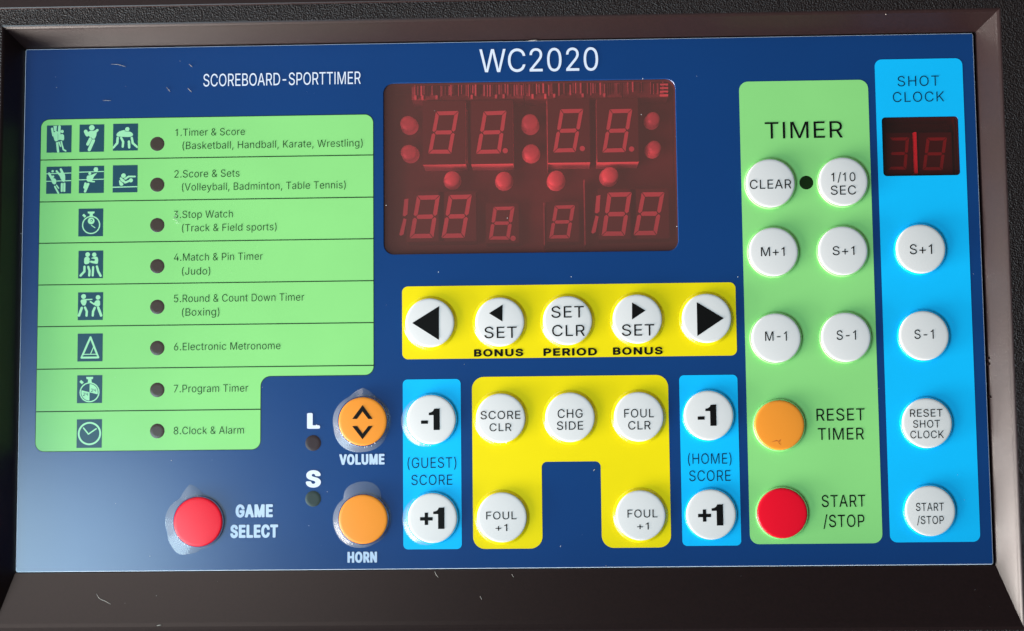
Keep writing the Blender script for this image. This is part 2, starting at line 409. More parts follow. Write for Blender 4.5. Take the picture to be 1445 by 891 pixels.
        '6': (453, ")e+w)3+w)0+t'[)^'J)='=(|'/(J'-(.'/'i'6'L'C'0'O&z'`&h'x&V(6&J(R&C(o&@)3&C)L&I)i&U*#&f*3&v*B'0*M'I*U'f*X(**V(C*O(c*C)$*6)6*&)F)l)U)S)`):)f(y)h(h)f(R)a(@)X(=)X(9)](;)d)i+t", "(o&l(]&n(G&t(+'*'y'7'm'I'e'_'`'p'_(*'`(?'d(Q'm(g'y(x(+)*(<)6(Y)A(o)B)))A):)<)N)2)^)')p(k){(T*%(?*&(**$'m)z'W)s'I)^'-)L&{);&s))&n"),
        '7': (453, "'R&H(-&G(0&K*Y+?*Y+v',+v',+I)u+I){+F)}+B)|+;"),
        '8': (453, "(q,#(M+{(8+v'z+k'g+_'V+P'G+?'<+*'6*l'3*S'6*:'=*%'I)k'X)Y'l)L(')D(,)=(&)6'p)1'^))'O(z'A(m',(J'#(*&|'p'#'W',';'8'&'G&o'X&a's&Q(1&H(P&B(q&@)5&B)U&I)n&R*/&d*A&s*O')*Y'<*b'S*e'p*_(<*V(O*D(j*6(x*%)*)r)1)`)6)Y)=)_)D)u)M*,)Y*;)k*G*%*N*:*Q*V*N*l*H+**<+?*/+O)y+`)n+f)J+v)2+|", "'T'p'V(*'[(<'e(M'p([(2(q(B(x([)#(q)$)+)#)C(x)Q(r)l(`)y(P*)(<*.(**0't*,'W*)'P)|'>)k',)U&z)C&s)+&n(q&m([&n(B&s(1&y'u'-'e'>'_'I'X'W", ")v*7)m)})e)r)[)h)G)Y).)Q(q)O(T)R(;)Z(*)g's)|'j*7'g*O'j*i'w+*((+8(;+E(_+P(q+Q)2+M)G+F)X+;)m+&)w*e)y*O"),
        'A': (480, "(^+w(Y+t&Z&H'7&H'h't'o'}*2'}*7'w*j&H+D&G)D+t)?+w", ")#+L)'+I))+B)H*7)}(T){(Q)t(N()(N(#(T(#(X(E)a(w+I(z+L"),
        'B': (456, "'*+v')&H)(&G)O&I)o&O*-&X*E&f*W&v*e'-*p'E*t'W*v'p*t(.*p(?*f(V*[(g*P(s*?)$*1)+)l)5)i)=)n)D*&)K*;)W*L)h*X)y*a*:*a*b*Y+#*O+8*B+J*4+W)}+d)a+o)H+t(|+w", "'b(x'j({),({)U(u)l(k)z(b*,(T*5(F*>(1*B't*@'_*?'W*7'E*&'2)n'&)O&x)%&u'c&v'`&z'_'&'_(q", "'a+F'j+I)%+I)A+F)^+>)s+.*%*w*+*e*/*L*,*7){)v)h)b)V)V)D)O(|)J'c)K'`)N'_)U'_+?"),
        'C': (510, "*Q+b*?+k*#+u)p+y)W+|)>,#(z+|(Y+u(A+m((+`'g+J'T+8'D+#'0*Z'&*A&x)}&r)Y&p)6&r(c&x(C'$(''4'Z'B'B'T')'k&p($&a(A&Q(^&H(v&C)>&@)W&A)m&D*<&Q*T&_*x&z+/'4+E'Z+M't+P(#+N('*x('*e'W*V'E*B'4*.'')p&x)W&s)>&q(z&t(^&|(K')(='1()'B'q'W'a't'Q(C'K(c'H)2'K)]'S*)'`*H'r*g(/+&(A+3(Y+@(z+J);+M)W+K)t+D*.+<*?+1*T*{*f*e*q*O*v*>*x*;+N*<+P*>+L*L+D*e+-+1*q+I"),
        'D': (502, "'*&G(n&G)3&I)V&O)s&W*7&h*M&v*_'+*x'I+3't+A(F+E(g+G)2+E)]+@)y+8*>+/*S*p+&*W+@*7+W)s+h)V+p)6+u(n+w'*+v", "'c+H(n+I)6+F)Y+=)v+0*7*w*I*b*Y*E*e*%*m)Y*o)2*m(g*f(C*Y'{*I'_*4'E)v'4)V'&)3&x(d&u'f&u'_&y'_+?'_+C"),
        'E': (419, "*I&G*I&t'f&u'`&z'_'&'_(n'`(u'c(x*0(y*4(y*6(|*6)G*4)K'j)K'c)M'_)U'_+C'c+H'j+I*E+I*G+M*G+t*B+w'*+v')&H"),
        'F': (410, "'*&G'^&H'_(g'_(k'c(p*-(q*-)@*))C'c)D'_)K'_+?'a+F'j+I*B+I*D+M*D+t*B+w'*+v"),
        'G': (520, "**+r)S+|);,#(z+|(O+r(=+l(%+_'j+M'U+:'C+#'1*^&w)}&r)Y&p)6&r(g&w(?'&'{'1'_'A'B'U'*'k&p(%&`(=&R(^&H(z&B);&@)f&C*.&K*M&Y*n&n+*')+='E+M'm+T(.+W(Q+W)++U)-)W)-)T)+)T(`)T([)W(Z*u(Z*|(W+#(Q*}(8*v'w*j'_*['I*J'8*5'))w&y)b&t)>&q(z&t(^&|(D'-(*'B'r'W'a't'R(<'K(c'H)2'K)]'S*)'`*H'p*e((*|(D+6(^+B(z+J)>+M)b+J*.+;*?+0*Q*{*b*e*n*O*u*>*x*<+N*<+Q*>+F*b+=*s+/+.*|+?*T+_"),
        'H': (517, "'*&G'^&H'_(q'`(x'f(|*b(|*f(x*h(q*h&H+A&H+B+t+?+w*m+w*h+t*h)U*b)O*Z)N'j)N'c)P'_)Y'_+t'[+w'*+v"),
        'I': (185, "'[+w'-+w')+t'*&G'[&G'^&H'_&K'_+q'_+t"),
        'J': (396, "){+w)L+w)I+u)I'x)F'[)?'F)0'.(v&z(^&q(D&n(,&q'r&y'^'-'L'F'E'['C(2'@(4&m(4&i(2&l'W&u'8'$'#'5&i'U&Q'y&E(D&@(o&E)7&R)S&f)h'#)u';)|'W*#'{*#+q*#+u"),
        'K': (467, "+3&H({)R)#)Y+*+o+.+v+*+w*I+w*E+u(U)w(2)N'l)$'f(|'a)$'^)+'_+t'[+w'*+v')&H'^&H'^(5(K)((Q)-(U)-(c(x*P&H"),
        'L': (393, "'-+w')+t')&H*;&G*;&t'f&u'`&z'_+t'[+w"),
        'M': (628, ",U+w+`+v*?(F)u'0)s'-)o'+)l'-)g'4)E(?'}+t'x+w'*+v'*&G'[&H'[)y'Y+-'Z+4'_+7'c+7'f+2(8)d)V&G*)&G*-&K+@)U+s+-+v+1+|+0,%+&,#)y,#&H,W&H,W+t"),
        'N': (523, "'*+v')&H'[&G'^&H'_&K'_)d'Y+*'Z+1'_+4'e+1(])Y*_&I*b&G+F&G+H&K+H+t+F+w*t+w*o+t*o(**s'7*q'0*m'.*h'0*W'P*0(8'm+v"),
        'O': (533, ")_+|)7,#(z+|(^+v(A+m((+`'k+M'U+8'D+#'2*_'&*A&|*0&r)Y&p)+&r(g&x(C'''x'2'_'B'B'U'*'g&s(%&a(H&O(^&H(z&B)B&@)_&B){&H*C&U*X&a*n&q+/'4+:'B+J'_+V'{+_(<+e(c+g)2+e)Y+`)}+U*E+I*b+;*z+'+8*q+I*U+_*<+l*#+u", ")>+M)Z+J)t+D*1+9*Q*}*g*e*w*H+)*%+1)Y+3)2+1(c+)(<*w't*f'W*N'>*<'0**'&){&|)_&t)>&q(z&s(Y&}(A'/(&'E'p'Z'`'t'S(8'K(c'H)2'K)]'S*)'`*H'r*g(++#(D+6(^+A(v+I"),
        'P': (445, "'*&G'^&H'_(C'c(K'j(M(|(M)A(O)a(U)}(c*9(q*J)(*X)=*e)Y*k)r*m*7*k*S*d*l*[+&*P+8*:+P)}+a)a+n)A+t(|+w'*+v", "'a+F'j+I)3+H)K+C)^+<)o+0)|+#*+*p*1*^*6*H*6*%*3)k*+)U)z)C)o)8)^)-)K)%)6(|(u(z'f(z'b(|'_)('_+?"),
        'R': (449, "'*+v')&H'^&H'_(Q'c(X'j(Y)((Z)/(W*=&H*{&G)i([)l(d*&(n*7(z*L)1*Y)D*f)a*k)y*m*3*k*V*d*s*Y+-*L+B*;+R)}+d)a+o)D+t(y+w", "'`)/'_+?'_+C'c+H'j+I)6+H)a+<)o+3)}+&*+*s*2*b*7*L*8*7*7*%*/)d*,)])v)G)^)8)K)1)6)-'f),"),
        'S': (447, ")5+|(q,#(P+|(3+v'l+h'Z+^'H+O'8+='*+$'#*g&|*M'&*.'/)p'C)W'Z)E'z)6(F)()<(l)`(_)t(R*((E*5(/*9'r*7'd*0'N*%'=)r'/)U&y)@&r)'&n(W&n(F&q(-&y'v'''^';'T'J'I'k&o'k&r'U&{'<'+'''=&m'O&_'l&O(*&F(I&@(m&>)9&@)X&G)u&R*/&^*F&q*V'+*c'@*j'X*l'r*k(,*f(A*^(S*R(a*=(v*/)%)g)6(_)S(1)d'z)m'i)|'X*8'T*Q'W*g'e+&'w+8(1+D(T+N(m+P)++N)N+E)d+:)y+(*+*n*/*Z*a*Y*d*[*b*j*Y+(*M+=*=+N*(+`)n+l)Q+v"),
        'T': (449, "(U&G),&G).&K).+B)0+F)6+I*t+I*t+v&l+w&h+t&i+I(J+I(Q+F(T+B"),
        'U': (517, "'*+w')(7','v'4'V'A':'W&x'j&h($&Y(J&H(k&A)6&?)^&A*&&J*B&V*Z&g*t'#++':+8'V+?'v+B(;+B+s+?+w*i+w*i(>*g(&*Y'Y*I'A*;'3*&'%)h&v)R&q)6&p(k&s(]&w(C''(2'3(#'A'r'R'g'h'`(&'^(>'^+s'[+w"),
        'V': (480, "&]+w&[+t&j+M(^&H)C&G)I&R+D+t+B+w*l+w*h+t)T(F)*&v)'&r)$&q({&r(y&v(T(5'8+t'3+w"),
        'W': (686, "-a+v-/+w-*+t,)'w+s'&+m&}+h'&+d'0+F(T*Q+t*O+w*K+w)k+v(k(.(T&}(P&z(M&z(H'&(3(.'5+t'0+w&]+w&Z+t(,&H(m&G(q&K)l)y*(+&*++1*/+4*3+4*7+-*K*,+I&K+L&G,2&H"),
        'a': (389, "*$&I*$)4)})I)x)_)q)p)h*#)[*2)?*E)-*K(e*R(>*R(%*O']*D'G*8'+){&z)i&t)Z&u)Y'G)L'N)X'])h'h)q'z){(7*((O**(i*()&){)5)p)<)i)D)_)J)L)M)0)J)&)F(z)?(t)4(o'd(Z'D(O'$(;&s(,&l'y&f'U&h'<&l'.&x&q'(&c'2&X'G&L']&D(,&>(P&B(e&I(w&R)*&_)5&j)?&y)B&|)I&|)M&x)N&t)N&I)P&G){&G", ")K(K)M(D)M'r)H'U)@'C)9'9)-'+(w&y(b&o(S&l(:&i(%&k'g&q'U&z'G'-'?'<'>'C'='Q'@'d'I'u'Y(('k(1(%(7(z(D)4(I)B(O)F(O"),
        'b': (424, "'#+w'#&G'P&G'Q&|'T'&'['('c'%'u&g(+&V(<&J(M&C(n&?)3&A)R&J)h&U)}&f*5&|*E'=*P'^*W(&*Y(I*W(m*P)7*E)U*5)q*#*+)l*;)O*J)3*Q(_*R(<*I(**='x*1'c)p'[)m'W)n'U)q'S)x'S+s'P+w", "(k&k(Q&m(<&t(+'$'u'3'i'D']'a'S(-'R(I'S(f'X)''f)K'r)[(+)q(<){(Q*'(k*))(*&):)|)O)o)a)`)m)M)|)'*&(f*'(I*&(-)|'o)t'V)k'D)a'6)N'%)=&u)(&n"),
        'c': (396, ")c*7)F*F)#*P(m*S(;*Q'z*I'^*:'H*)'6)q'%)T&t)5&m(m&j(E&m'}&r'e'$'A'4'%'H&j'a&V'z&J(>&B(_&?)'&B)F&L)c&])w&n*1'/*;'H)j'T)g'Q)]'=)R'/)C&})5&u(t&m(_&j(E&m(0&s's'&'f'3'X'D'M'^'C(-'A(I'C(b'G({'N)8'Y)M'f)`'u)n(-)z(E*'(_*)(t*')5)y)F)n)Z)X)g)A*9)L*;)M*6)X*))q)u*("),
        'd': (424, "*D+w)q+w)q)x)p)q)n)n)c)n)M*/)>*=)**J(f*R(4*Q's*I'[*='I*/'3)q'#)T&s)5&l(m&j(I&l(&&s'^'$'='1'%'9&u'E&g'Y&V's&J(4&A(L&?(f&@(w&D),&J)A&X)O&g)b'%)j'()q'%)r&|)s&J)u&G*D&G*G&J*G+s", "(Z&k(B&m(-&t'u'%'e'4'V'H'I'l'C(-'A(I'D(i'M)8'W)M'd)`'v)p(-)|(B*'(Z*)(p*')*)|)<)q)P)`)])M)g)8)n(w)r(I)p(-)k'l)^'H)O'3)?'%)*&s(p&m"),
        'e': (404, ")'*O(Z*S(;*Q'z*I'^*;'C*$'3)n'')X&t)5&l(m&j(I&m'}&t'^&|'H'3'&'H&i'a&V'z&J(>&B(_&?({&@)8&D)M&K)n&_*$&n*2'%*:'3*>'=)j'I)T',)F&{)4&r)#&m(_&j(7&p'}&y'l'+'^':'O'P'G'e'B(-'C(7'H(;*@(<*D(<*F(>*E(p*@)1*9)H*.)c)p*()`*7)C*F", "'C(i'B(w'L)<'Y)T'e)c'v)r(.)|(B*'(Z*)(p*')*)})<)t)J)g)X)T)c)C)j)*)n(m)j(g)c(e'K(e"),
        'g': (425, "*D*N)u*N)s*L)s)v)q)q)j)m)c)p)N*0)C*:).*H(w*O(f*R(P*S(4*Q's*I'Y*<'D**'4)r'#)U&s)9&l(q&j(M&l('&s'b'#'E'3','D&r'^&a'v&T(4&N(L&L(f&M)*&V)?&c)M&o)c'0)g'1)n'/)q'))q&=)n%y)d%`)S%N)<%?({%6(_%4(E%5(&%='o%G'^%U'K%j'H%j'#%U'#%Q'(%I'=%2'Y$y(&$k(B$g(_$e({$g)<$l)T$t)t%+*$%4*1%C*=%X*E%u*G&:*G*H*G*L", "(Z&w(B&y(-'$'v'.'e'='X'L'H't'C(5'A(M'C(j'H)('W)N'd)a'v)q(-){(B*'(Z*)(p*').){)?)p)P)a)^)N)l)()q(j)r(M)q(1)j'm)^'P)P'>)?'.).'%(p&y"),
        'h': (410, "*7&G*8)+*2)Y*()r)w*))j*7)V*E)/*R(r*S(U*Q(<*H(+*?'q*-'`)o'[)n'W)o'T)r'S)y'S+t'P+w'#+v&}&H'P&G'S&K'S(u'U)/'`)N'q)g(+)v(<*#(J*'(`*((y*%)6)w)H)h)W)R)^)=)b(x)b&K)e&G"),
        'i': (167, "'%*N&}*L&}*H&}&K'%&G'R&G'S*L'O*N", "'`+c']+q'U+{'H,(':,+',,(&|+|&t+q&q+c&u+T&|+J',+C':+@'H+C'S+I'[+T"),
        'k': (381, "'#+v&}&H'R&H'T'w'{(A('(D(.(@)]&H*>&G*@&H*;&N(S(`(P(g(R(j*1*L*-*N)R*N'f(_'_(['W(]'U(`'S(g'S+t'P+w"),
        'l': (167, "'P+w'&+w&}+t'#&G'P&G'S&K'S+t"),
        'm': (610, ",L&H,L)/,J)N,E)d,=)y,1*0+}*>+g*K+J*T+#*T*i*P*W*J*;*8*$)y)v)g)s)d)o)e)l)h)]*,)M*>)=*J)%*R(g*U(U*S(<*L(&*>'q*/'h)}'^)h'W)f'T)h'Q)o'P*M'#*M'#&G'P&G'S&K'S(|'T)6'Y)G'`)U'm)h(')y(@*'(U*)(k*')&)y)3)p)@)a)I)K)K)6)K&G)|&H)})+*&)D*,)U*;)k*L)y*b*&+#*)+8*'+J)|+[)r+j)a+r)N+v)/+v&K+x&G"),
        'n': (410, "*7&G*8(|*6)@*/)a*()r)w*))j*7)Y*C)D*L),*R(X*Q(<*H('*='q*-'_)k'[)h'W)g'T)i'Q)o'P*M'#*M&}&H'P&G'S&K'S(u'U)/'`)N'q)g(+)v(<*#(J*'(`*((y*%)6)w)H)h)W)R)^)=)b(x)b&K)e&G"),
        'o': (415, ")#*Q(Z*S(;*Q'z*I'^*:'H*)'6)q'))]&t)5&m(q&j(I&m(#&t'^')'7'4'%'A&q'^&X'z&J(>&B(_&?)#&B)?&J)[&W)t&k*-')*='E*F'^*N(#*P(I*N(m*F)5*8)X*+)n)t*()[*;)?*I", "(E*'(_*)(w*&)1)z)F)m)T)`)f)G)t({)x(c)x(1)t's)l'Z)c'E)T'3)F'&)5&v(w&m(_&j(E&m(-&t'v'$'f'3'X'E'N'Z'G's'B(;'B(W'G({'N)9'Y)N'f)`'u)n(-)z"),
        'p': (424, "'#$m'R$n'S&w'T'#'W'&'['('c'%'v&e('&Y(C&G(`&@)3&A)R&J)h&U)}&f*7'#*F'?*Q'_*W($*Y(@*W(n*P)6*E)V*4)s*%*))l*;)R*H)6*Q(u*S(]*R(J*N(9*G('*;'t*-'c)p'[)m'T)o'Q)v'P*M'&*N&}*L", "(k*))(*&):)|)O)o)a)_)n)K)|)%*&(g*'(J*&(.)}'q)t'W)l'F)a'7)O'%);&s)%&m(k&k(Q&m(<&t(+'$'t'4'h'F'['c'T(+'R(J'S(g'X)('g)K's)^())o(<){(Q*'"),
        'r': (259, "'#&G'P&G'S&K'S(|'V)9'_)O'q)f(+)u(@)|(N*$(]*%(y*#({*%({*O(y*S(d*T(N*R(9*L('*B'x*9'i*)'`)r'W)o'S)r'Q)y'P*M'&*N&}*L"),
        's': (365, "(w*N(^*R(0*R'r*M'a*G'K*='=*2'-)|'#)j&y)X&w)F&z).'&(t'6(`'G(R'd(E(%(<(e(-)#(%)8'q)A'e)E'R)?'6),&|(s&r(S&j(A&i(,&k'r&q'd&w'Q','H':'@'J&o'A&n'=&r'/&y&|'(&n'9&]'H&Q'Y&J'r&C(>&?(^&@)#&G)8&N)W&d)h&u)r',)w'=)y'K)v'h)o'})_(6)M(D)4(P(7(g'o(s'^)#'Q)5'N)J'U)c'k)x'y*%(3**(H*,(Z*+(w)})-)q);)`)B)P)m)Y)o)[)j)j)Y*()O*2)<*@"),
        't': (227, "(Z&G(R&o(P&p(4&n'}&q'o&y'j&}'c'0'`'H'`)|'e*'(P*&(S*((S*K(P*N'c*O'`*V'`+L'^+P'/+P'-*R'(*N'%*N&N*M&M*(&Q*&'(*&'-)|'.'E'1')'9&o'F&]'Y&N's&F(4&C(L&D"),
        'u': (410, "'#*N'#'U'+'6'2'$'=&n'N&['_&P'q&I(+&D(C&B(]&D(u&L)2&X)D&j)V'+)Y'.)^'/)b'+)d'$)e&H*7&H*7*N)e*N)b*J)b'})`'h)T'G)D'1)/&{(u&r(g&o(U&n(<&q($&z'l'/'^'D'U']'S'y'S*J'P*N"),
        'w': (567, ",=*L,;*N+h*N+d*L++(8*n'-*k')*g')*a'-*_'0*Q'p*=(c)l*L)j*N)4*N(U(8(='&(7&}(2'&'r(<':*L'6*N&c*N&b*L&h*7'w&H(P&H)2(g)G)a)K)k)P)n)T)l)U)h)x(<*M&H+'&H"),
        'x': (379, "*3&H(n(C(i(M*,*L*)*N)R*N)O*L(})d(f)=(S(u(M(r(F(t(D(x(3)='I*L'E*N&o*N&l*L(,(T(.(M&d&H'?&H(''P(B('(J(.(P(*(m'S)U&H"),
        'y': (389, "&z$o'4$k'F$k'[$m'n$s(+%&(9%4(C%B(V%i*B*N)l*N)h*L(l'k(U&|(Q&v(N&v(I&|(3'o'8*K'4*N&^*N&]*J(6&?(&%m'z%_'q%P'c%C'P%<'?%;'*%>&z$v"),
    },
    'B': {
        'B': (456, "&l,;&a,-&^+z&^&C&b&1&n&%&|%|)1%|)T&$)x&**=&5*Y&D*s&[++&u+:'=+?'R+A'h+>(3+5(V*z)#*j)4*[)?*k)P*z)f+'){+,*9+-*Q+**n+#+/*q+K*a+b*G+y*/,-)g,:)J,@)#,B'%,B&u,@", "(+(S)*(T)J(O)T(K)h(>)n(5)u(%)v'h)q'Y)j'Q)['H)F'C)''@(+'@(*'D", "(*)t(**y(**|(-+#({+#)<*{)M*u)V*n)]*g)a*])d*N)a*<)Y*.)Q*&)F)z)<)u({)q(-)q"),
        'O': (533, "(u,G(Q,@(<,8'm,$'O+h'6+O&}+6&g*g&]*N&R*'&K)[&I)8&K(b&Q(:&Y'w&l'K&|'/'4&q'P&S'p&=(1&/(Q&#(x%w)@%u)a%w*)&#*A&+*l&@+1&X+F&n+['/+l'K+z'k,+(:,0(b,2)-,0)_,**'+}*G+l*r+V+:+C+R+-+i*e,'*H,5*),@)d,F)G,I", ")=+')U+$)o*y*%*o*3*d*G*N*S*9*_)x*f)W*h)1*f(i*`(H*U(,*G'o*,'T)o'E)U'>)='<)$'>(j'E(X'M(D'](6'o('(+'x(E'r(e'o)1'r)W'x)x('*6(5*N(C*`(X*p(j*y)$+$"),
        'N': (523, "&k&(&r&$&|%|'h%|'v&'('&5(*&C(*)W(-)^*F&**N&$*Y%|+O%|+^&%+h&.+n&8+o&C+o+z+l,-+b,;+V,@+L,B*h,B*U,;*N,4*I,)*G(](,,7'},?'s,B'%,B&n,=&e,4&_,)&^+z&^&C&a&5"),
        'U': (517, "&k,;&a,/&^+|&^(6&b'n&j'J'#'#'4&f'?&Z'R&H'l&8(>&$(f%v)<%t)`%v)u%{*2&&*N&2*r&G+6&f+L''+]'J+e'n+i(=+i+y+h,(+d,3+Z,<+L,B*d,B*R,=*K,8*E,/*B+|*B(@*@(+*6'i*+'Y)|'O)n'G)['@)J'<)1';({'<(i'@(W'H(I'Q(>'[(7'g(/'x(+(+()(@()+|(&,/'v,<'h,B&|,B&r,?"),
        'S': (447, "(s,I(K,G'y,<'d,4'G,$'++i&m+I&c+4&Y*s&U*L&Y*)&k)Y'')='B)('y(i(=(^)0(G)O(<)d(.)k(#)m'p)h'_)Z'N)E'A)&'9(^'9(='@(('M'w'Z'o'w'j(''c(.'U(5&c(5&W(1&P(*&I'{&G'p&L'L&Y')&j&i&{&S'+&J';&='N&3'u&#(D%u(o%s);%u)b%}**&/*M&D*g&[*v&o++'0+4'P+7't+4(8+&(c*q(y*T):*@)G)w)Y(l)w(A*+(2*3((*<(#*E'|*S'}*^((*i(2*s(A*|(K+%(o+*)-+');+#)P*s)Z*j)a*b)f*L)k*A)t*9*#*4*n*3+#*:+-*H+0*V+.*l+#+4*n+Q*U+m*?,#**,0)b,>);,G"),
        'P': (445, "&r&$&|%|'h%|'v&'(%&1(*&C(*(%(-(')C())q(3*6(A*Q(S*h(k*|)-+1)W+6)m+8*++6*U+-*y*}+:*k+V*Q+o*2,))j,8)F,?(w,B'%,B&n,=&b,0&^+z&^&?&d&/", "(+)F(**|(-+#)1*})M*t)]*g)d*])j*G)k*')c)g)T)T)C)K)1)G(t)E"),
        'E': (419, "&n&%'%%|*N%|*a&&*l&1*q&C*p'$*i'2*Y'>*N'@(-'@(*'D(*(O(-(R*=(R*J(V*S(^*Y(i*](w*[)W*T)f*G)p*=)r(-)r(*)t(*)x(**|(-+#*K+#*Y+&*b+,*i+3*m+=*n+H*m,&*h,3*],<*U,@*K,B'%,B&n,=&b,0&^+z&^&?&b&1"),
        'R': (449, "&n,=&b,0&^+}&^&C&_&8&d&/&n&%&|%|'h%|'s&%'z&*('&5(*&C(*(0(-(3(m(3(p(3(s(0)w&5*$&**/&$*9%|+,%|+<&'+C&.+I&8+J&C+F&Q*?(O*R(^*g(p*y)-+.)P+5)q+8*9+4*d+++(*{+A*n+V*R+q*6,))q,7)c,:)F,?(w,B'%,B", "(**|(-+#).*})M*u)X*o)e*`)l*G)l*+)f)q)^)f)T)`)F)X)<)U)#)R(-)R(*)T(*)W"),
        'I': (185, "&y%}'l%}'v&''}&.(*&?(*+}(',-'},5's,>'h,B&y,A&n,=&g,7&b,0&^,&&^&?&a&5&g&+&n&%"),
        'D': (502, "&k&(&r&$&|%|(i%|)5&#)`&**(&5*N&H*f&X*y&k+;'2+L'N+V'g+g(>+l(b+n)1+l)_+f*'+]*J+S*`+K*r+6+:*o+`*K+y*$,0)[,:)1,A'%,B&n,=&b,0&^+z&^&C&a&5", "(-+#({*})1*{)M*t)c*j)u*]*+*J*6*5*@)t*F)T*H)1*F(l*@(L*7(0*('r)s'a)c'U)M'K).'C(f'@(-'@(*'D(**y(**|"),
    },
    'I': {
        'V': (480, "%x,.%s+}%u+p'a'%'z&=($&5(,&-(8&%(T%z)R%z)d&#)u&+*#&3*)&=+|+U,-+y,*,,+{,6+q,=+c,A+P,D*Z,C*E,>*2,2*,,**'+y)$(z'v,&'n,2'_,='I,C&R,D&A,B&3,>&%,6"),
        'O': (533, "+D&V+c&u+v'3,-'R,;'t,C(5,J(d,L)4,J)^,D*(,:*K,-*k+w+/+e+F+H+d*|,%*`,3*@,>)f,I)?,K(s,I(A,@'l,-'R+{'8+g&l+=&a+/&P*m&B*K&<*7&1)Y&/)2&1(d&8(<&?'|&Q'N&b'3&t&u'9&U'R&C'r&3(A&#(s%u)?%s)f%u*9&#*g&3+)&C", ")?+$)W*{)f*s)v*g*,*S*9*=*D){*K)W*M)2*K(f*D(D*9('*-'k)w'X)f'K)T'B)?'?)-'@(p'K(`'X(O'm(B('(7(D(1(f(.)2(1)Y(8){(C*=(P*S(a*g(p*s)1+#"),
        'L': (393, "*w&3*}&?*}&|*v'/*f':*T'@*B'B(G'B(D'D(D+{(?,.(7,6(+,='x,B'g,D&t,C&_,>&P,6&F,,&C+{&C&A&G&5&P&,&_&$&p%{''%z*F%z*c&%*n&+"),
        'U': (517, "+y,5+k,=+U,C*c,D*P,B*?,=*2,5*+,,*(+}*((A*&(,)v'd)e'N)V'D)L'@)7'=(y'A(k'H(['U(K'r(E(,(C(A(C+}(@,,(7,7(+,='x,B'g,D&p,C&Z,=&I,0&E,*&C+}&C(=&F'p&O'L&a'+&u&j'6&N'^&5((&&(@%{(]%u))%r)e%t*B&&*m&7+5&N+T&n+h'++v'J,%'p,((2,(+},%,,"),
        'M': (628, "&K,2&E,*&C+{&C&A&F&7&L&/&b&#'#%z'n%{(%&$(4&-(<&5(A&A(A'L(D'T(t&9)$&-)3&$)L%z*1%z*I&#*[&,*g&7+<'W+=&?+A&5+J&,+X&$+n%z,a%z,}&%-5&1-<&;-=&E-=+{-;,*-3,4,},>,e,D+],D+@,@+4,:+),2*|,&)p)*)l),(`,&(W,2(L,:(@,@(2,C'|,D&t,C&[,="),
        'E': (419, "+#&-++&5+0&A+0&z+.''+)'-*t':*c'@*P'B(G'B(D'D(D(O*I(Q*^(W*l(`*t(k*w(w*v)X*m)e*[)o*?)t(D)u(D*z(G*|*M*|*_+#*m+'+$+2+,+@+-+{+(,.*z,6*m,>*_,B*M,D'#,D&f,@&P,6&F,,&C+{&C&A&I&3&R&+&_&$&m%|'#%z*P%z*j&#"),
        'H': (517, "&L&/&Z&&&p%{'g%z((&$(4&+(=&3(D&C(D(Q(G(S*&(S*'&C*,&5*7&+*F&#*W%{+J%z+g&$+r&)+{&1,'&;,(&E,(+{,&,*+y,4+g,>+Q,C*c,D*P,B*B,>*7,8*-,0*'+}*&)w(D)w(D+}(?,.(2,:($,@'n,D&{,D&m,B&[,=&I,0&D,(&C+{&C&A&F&7"),
        'R': (449, "&P,6&F,,&C+{&C&A&I&3&R&+&_&$&{%z'q%{(+&&(:&/(@&7(D&C(D(0(U(1(Z(0)[&9)k&+)z&#*1%z++%z+G&$+[&/+a&5+e&=+e&E+b&N*W(Q*W(S*k(`+$(r+2)(+<)8+H)Q+O)q+R*B+P*Z+J*t+<+:+++U*n+l*K,(*&,7)S,@(y,D'#,D&f,@", "(D*z(G*|))*{):*v)E*l)N*X)Q*J)Q*))J)k)<)])3)W)))U(G)T(D)V"),
        'N': (523, "&L&/&Z&&&p%{'g%z((&$(4&+(=&3(D&C(D(b(E(f(G(g*#&9*1&+*?&$*T%z+Q%z+n&%,&&1,-&;,.&E,.+{,,,*,$,4+n,>+X,C*j,D*W,B*F,=*;,6*3,.*.+}*-)P(M,,(@,8(/,@'x,D'#,D&m,B&_,>&S,8&I,0&D,(&C+{&C&A&F&7"),
        'G': (520, "+D&S+c&q+w'3,1'c,:(+,=(V,=)4,:)<,4)D+z)P+^)U)M)U)8)R)#)H(s)>(o)2(o(R(w(D),(9)B(3*9(1*7('*.'m)}'])q'O)e'G)W'B)?'?)%'C(p'K(a'X(Q'i(B('(7(D(1(f(.)2(1)W(8){(C*=(Q*U(`*g(q*s)&*{);+$)M+#)_*w)k*o)v*e*&*U*1*C*;***F){*Q)u*n)o+V)o+l)q+})w,,)},4**,8*2,8*;,1*W,)*m+w+++h+A+V+V+C+g*|,$*G,;*',C)_,I);,K(s,I(>,?'v,3'_,''7+g&o+C&`+/&N*k&B*M&7*(&1)Y&/)*&1(d&7(;&A's&N'R&a'3&t&u'9&U'R&C'r&2(A&#(s%u)B%s)q%v*G&&*y&:"),
        'A': (480, "%x&3&.&&&J%z'A%z'S%}'d&)'o&1'u&9(B'P(E'S)]'R*,&9*7&-*G&$*d%z+V%{+s&',#&.,)&5,,&=,,&I+m'8*',&)|,0)q,9)`,A)M,D(P,D(B,B(3,=(),6'z,,%s&G%s&=", ").(x(t(w(q(y({);)#)="),
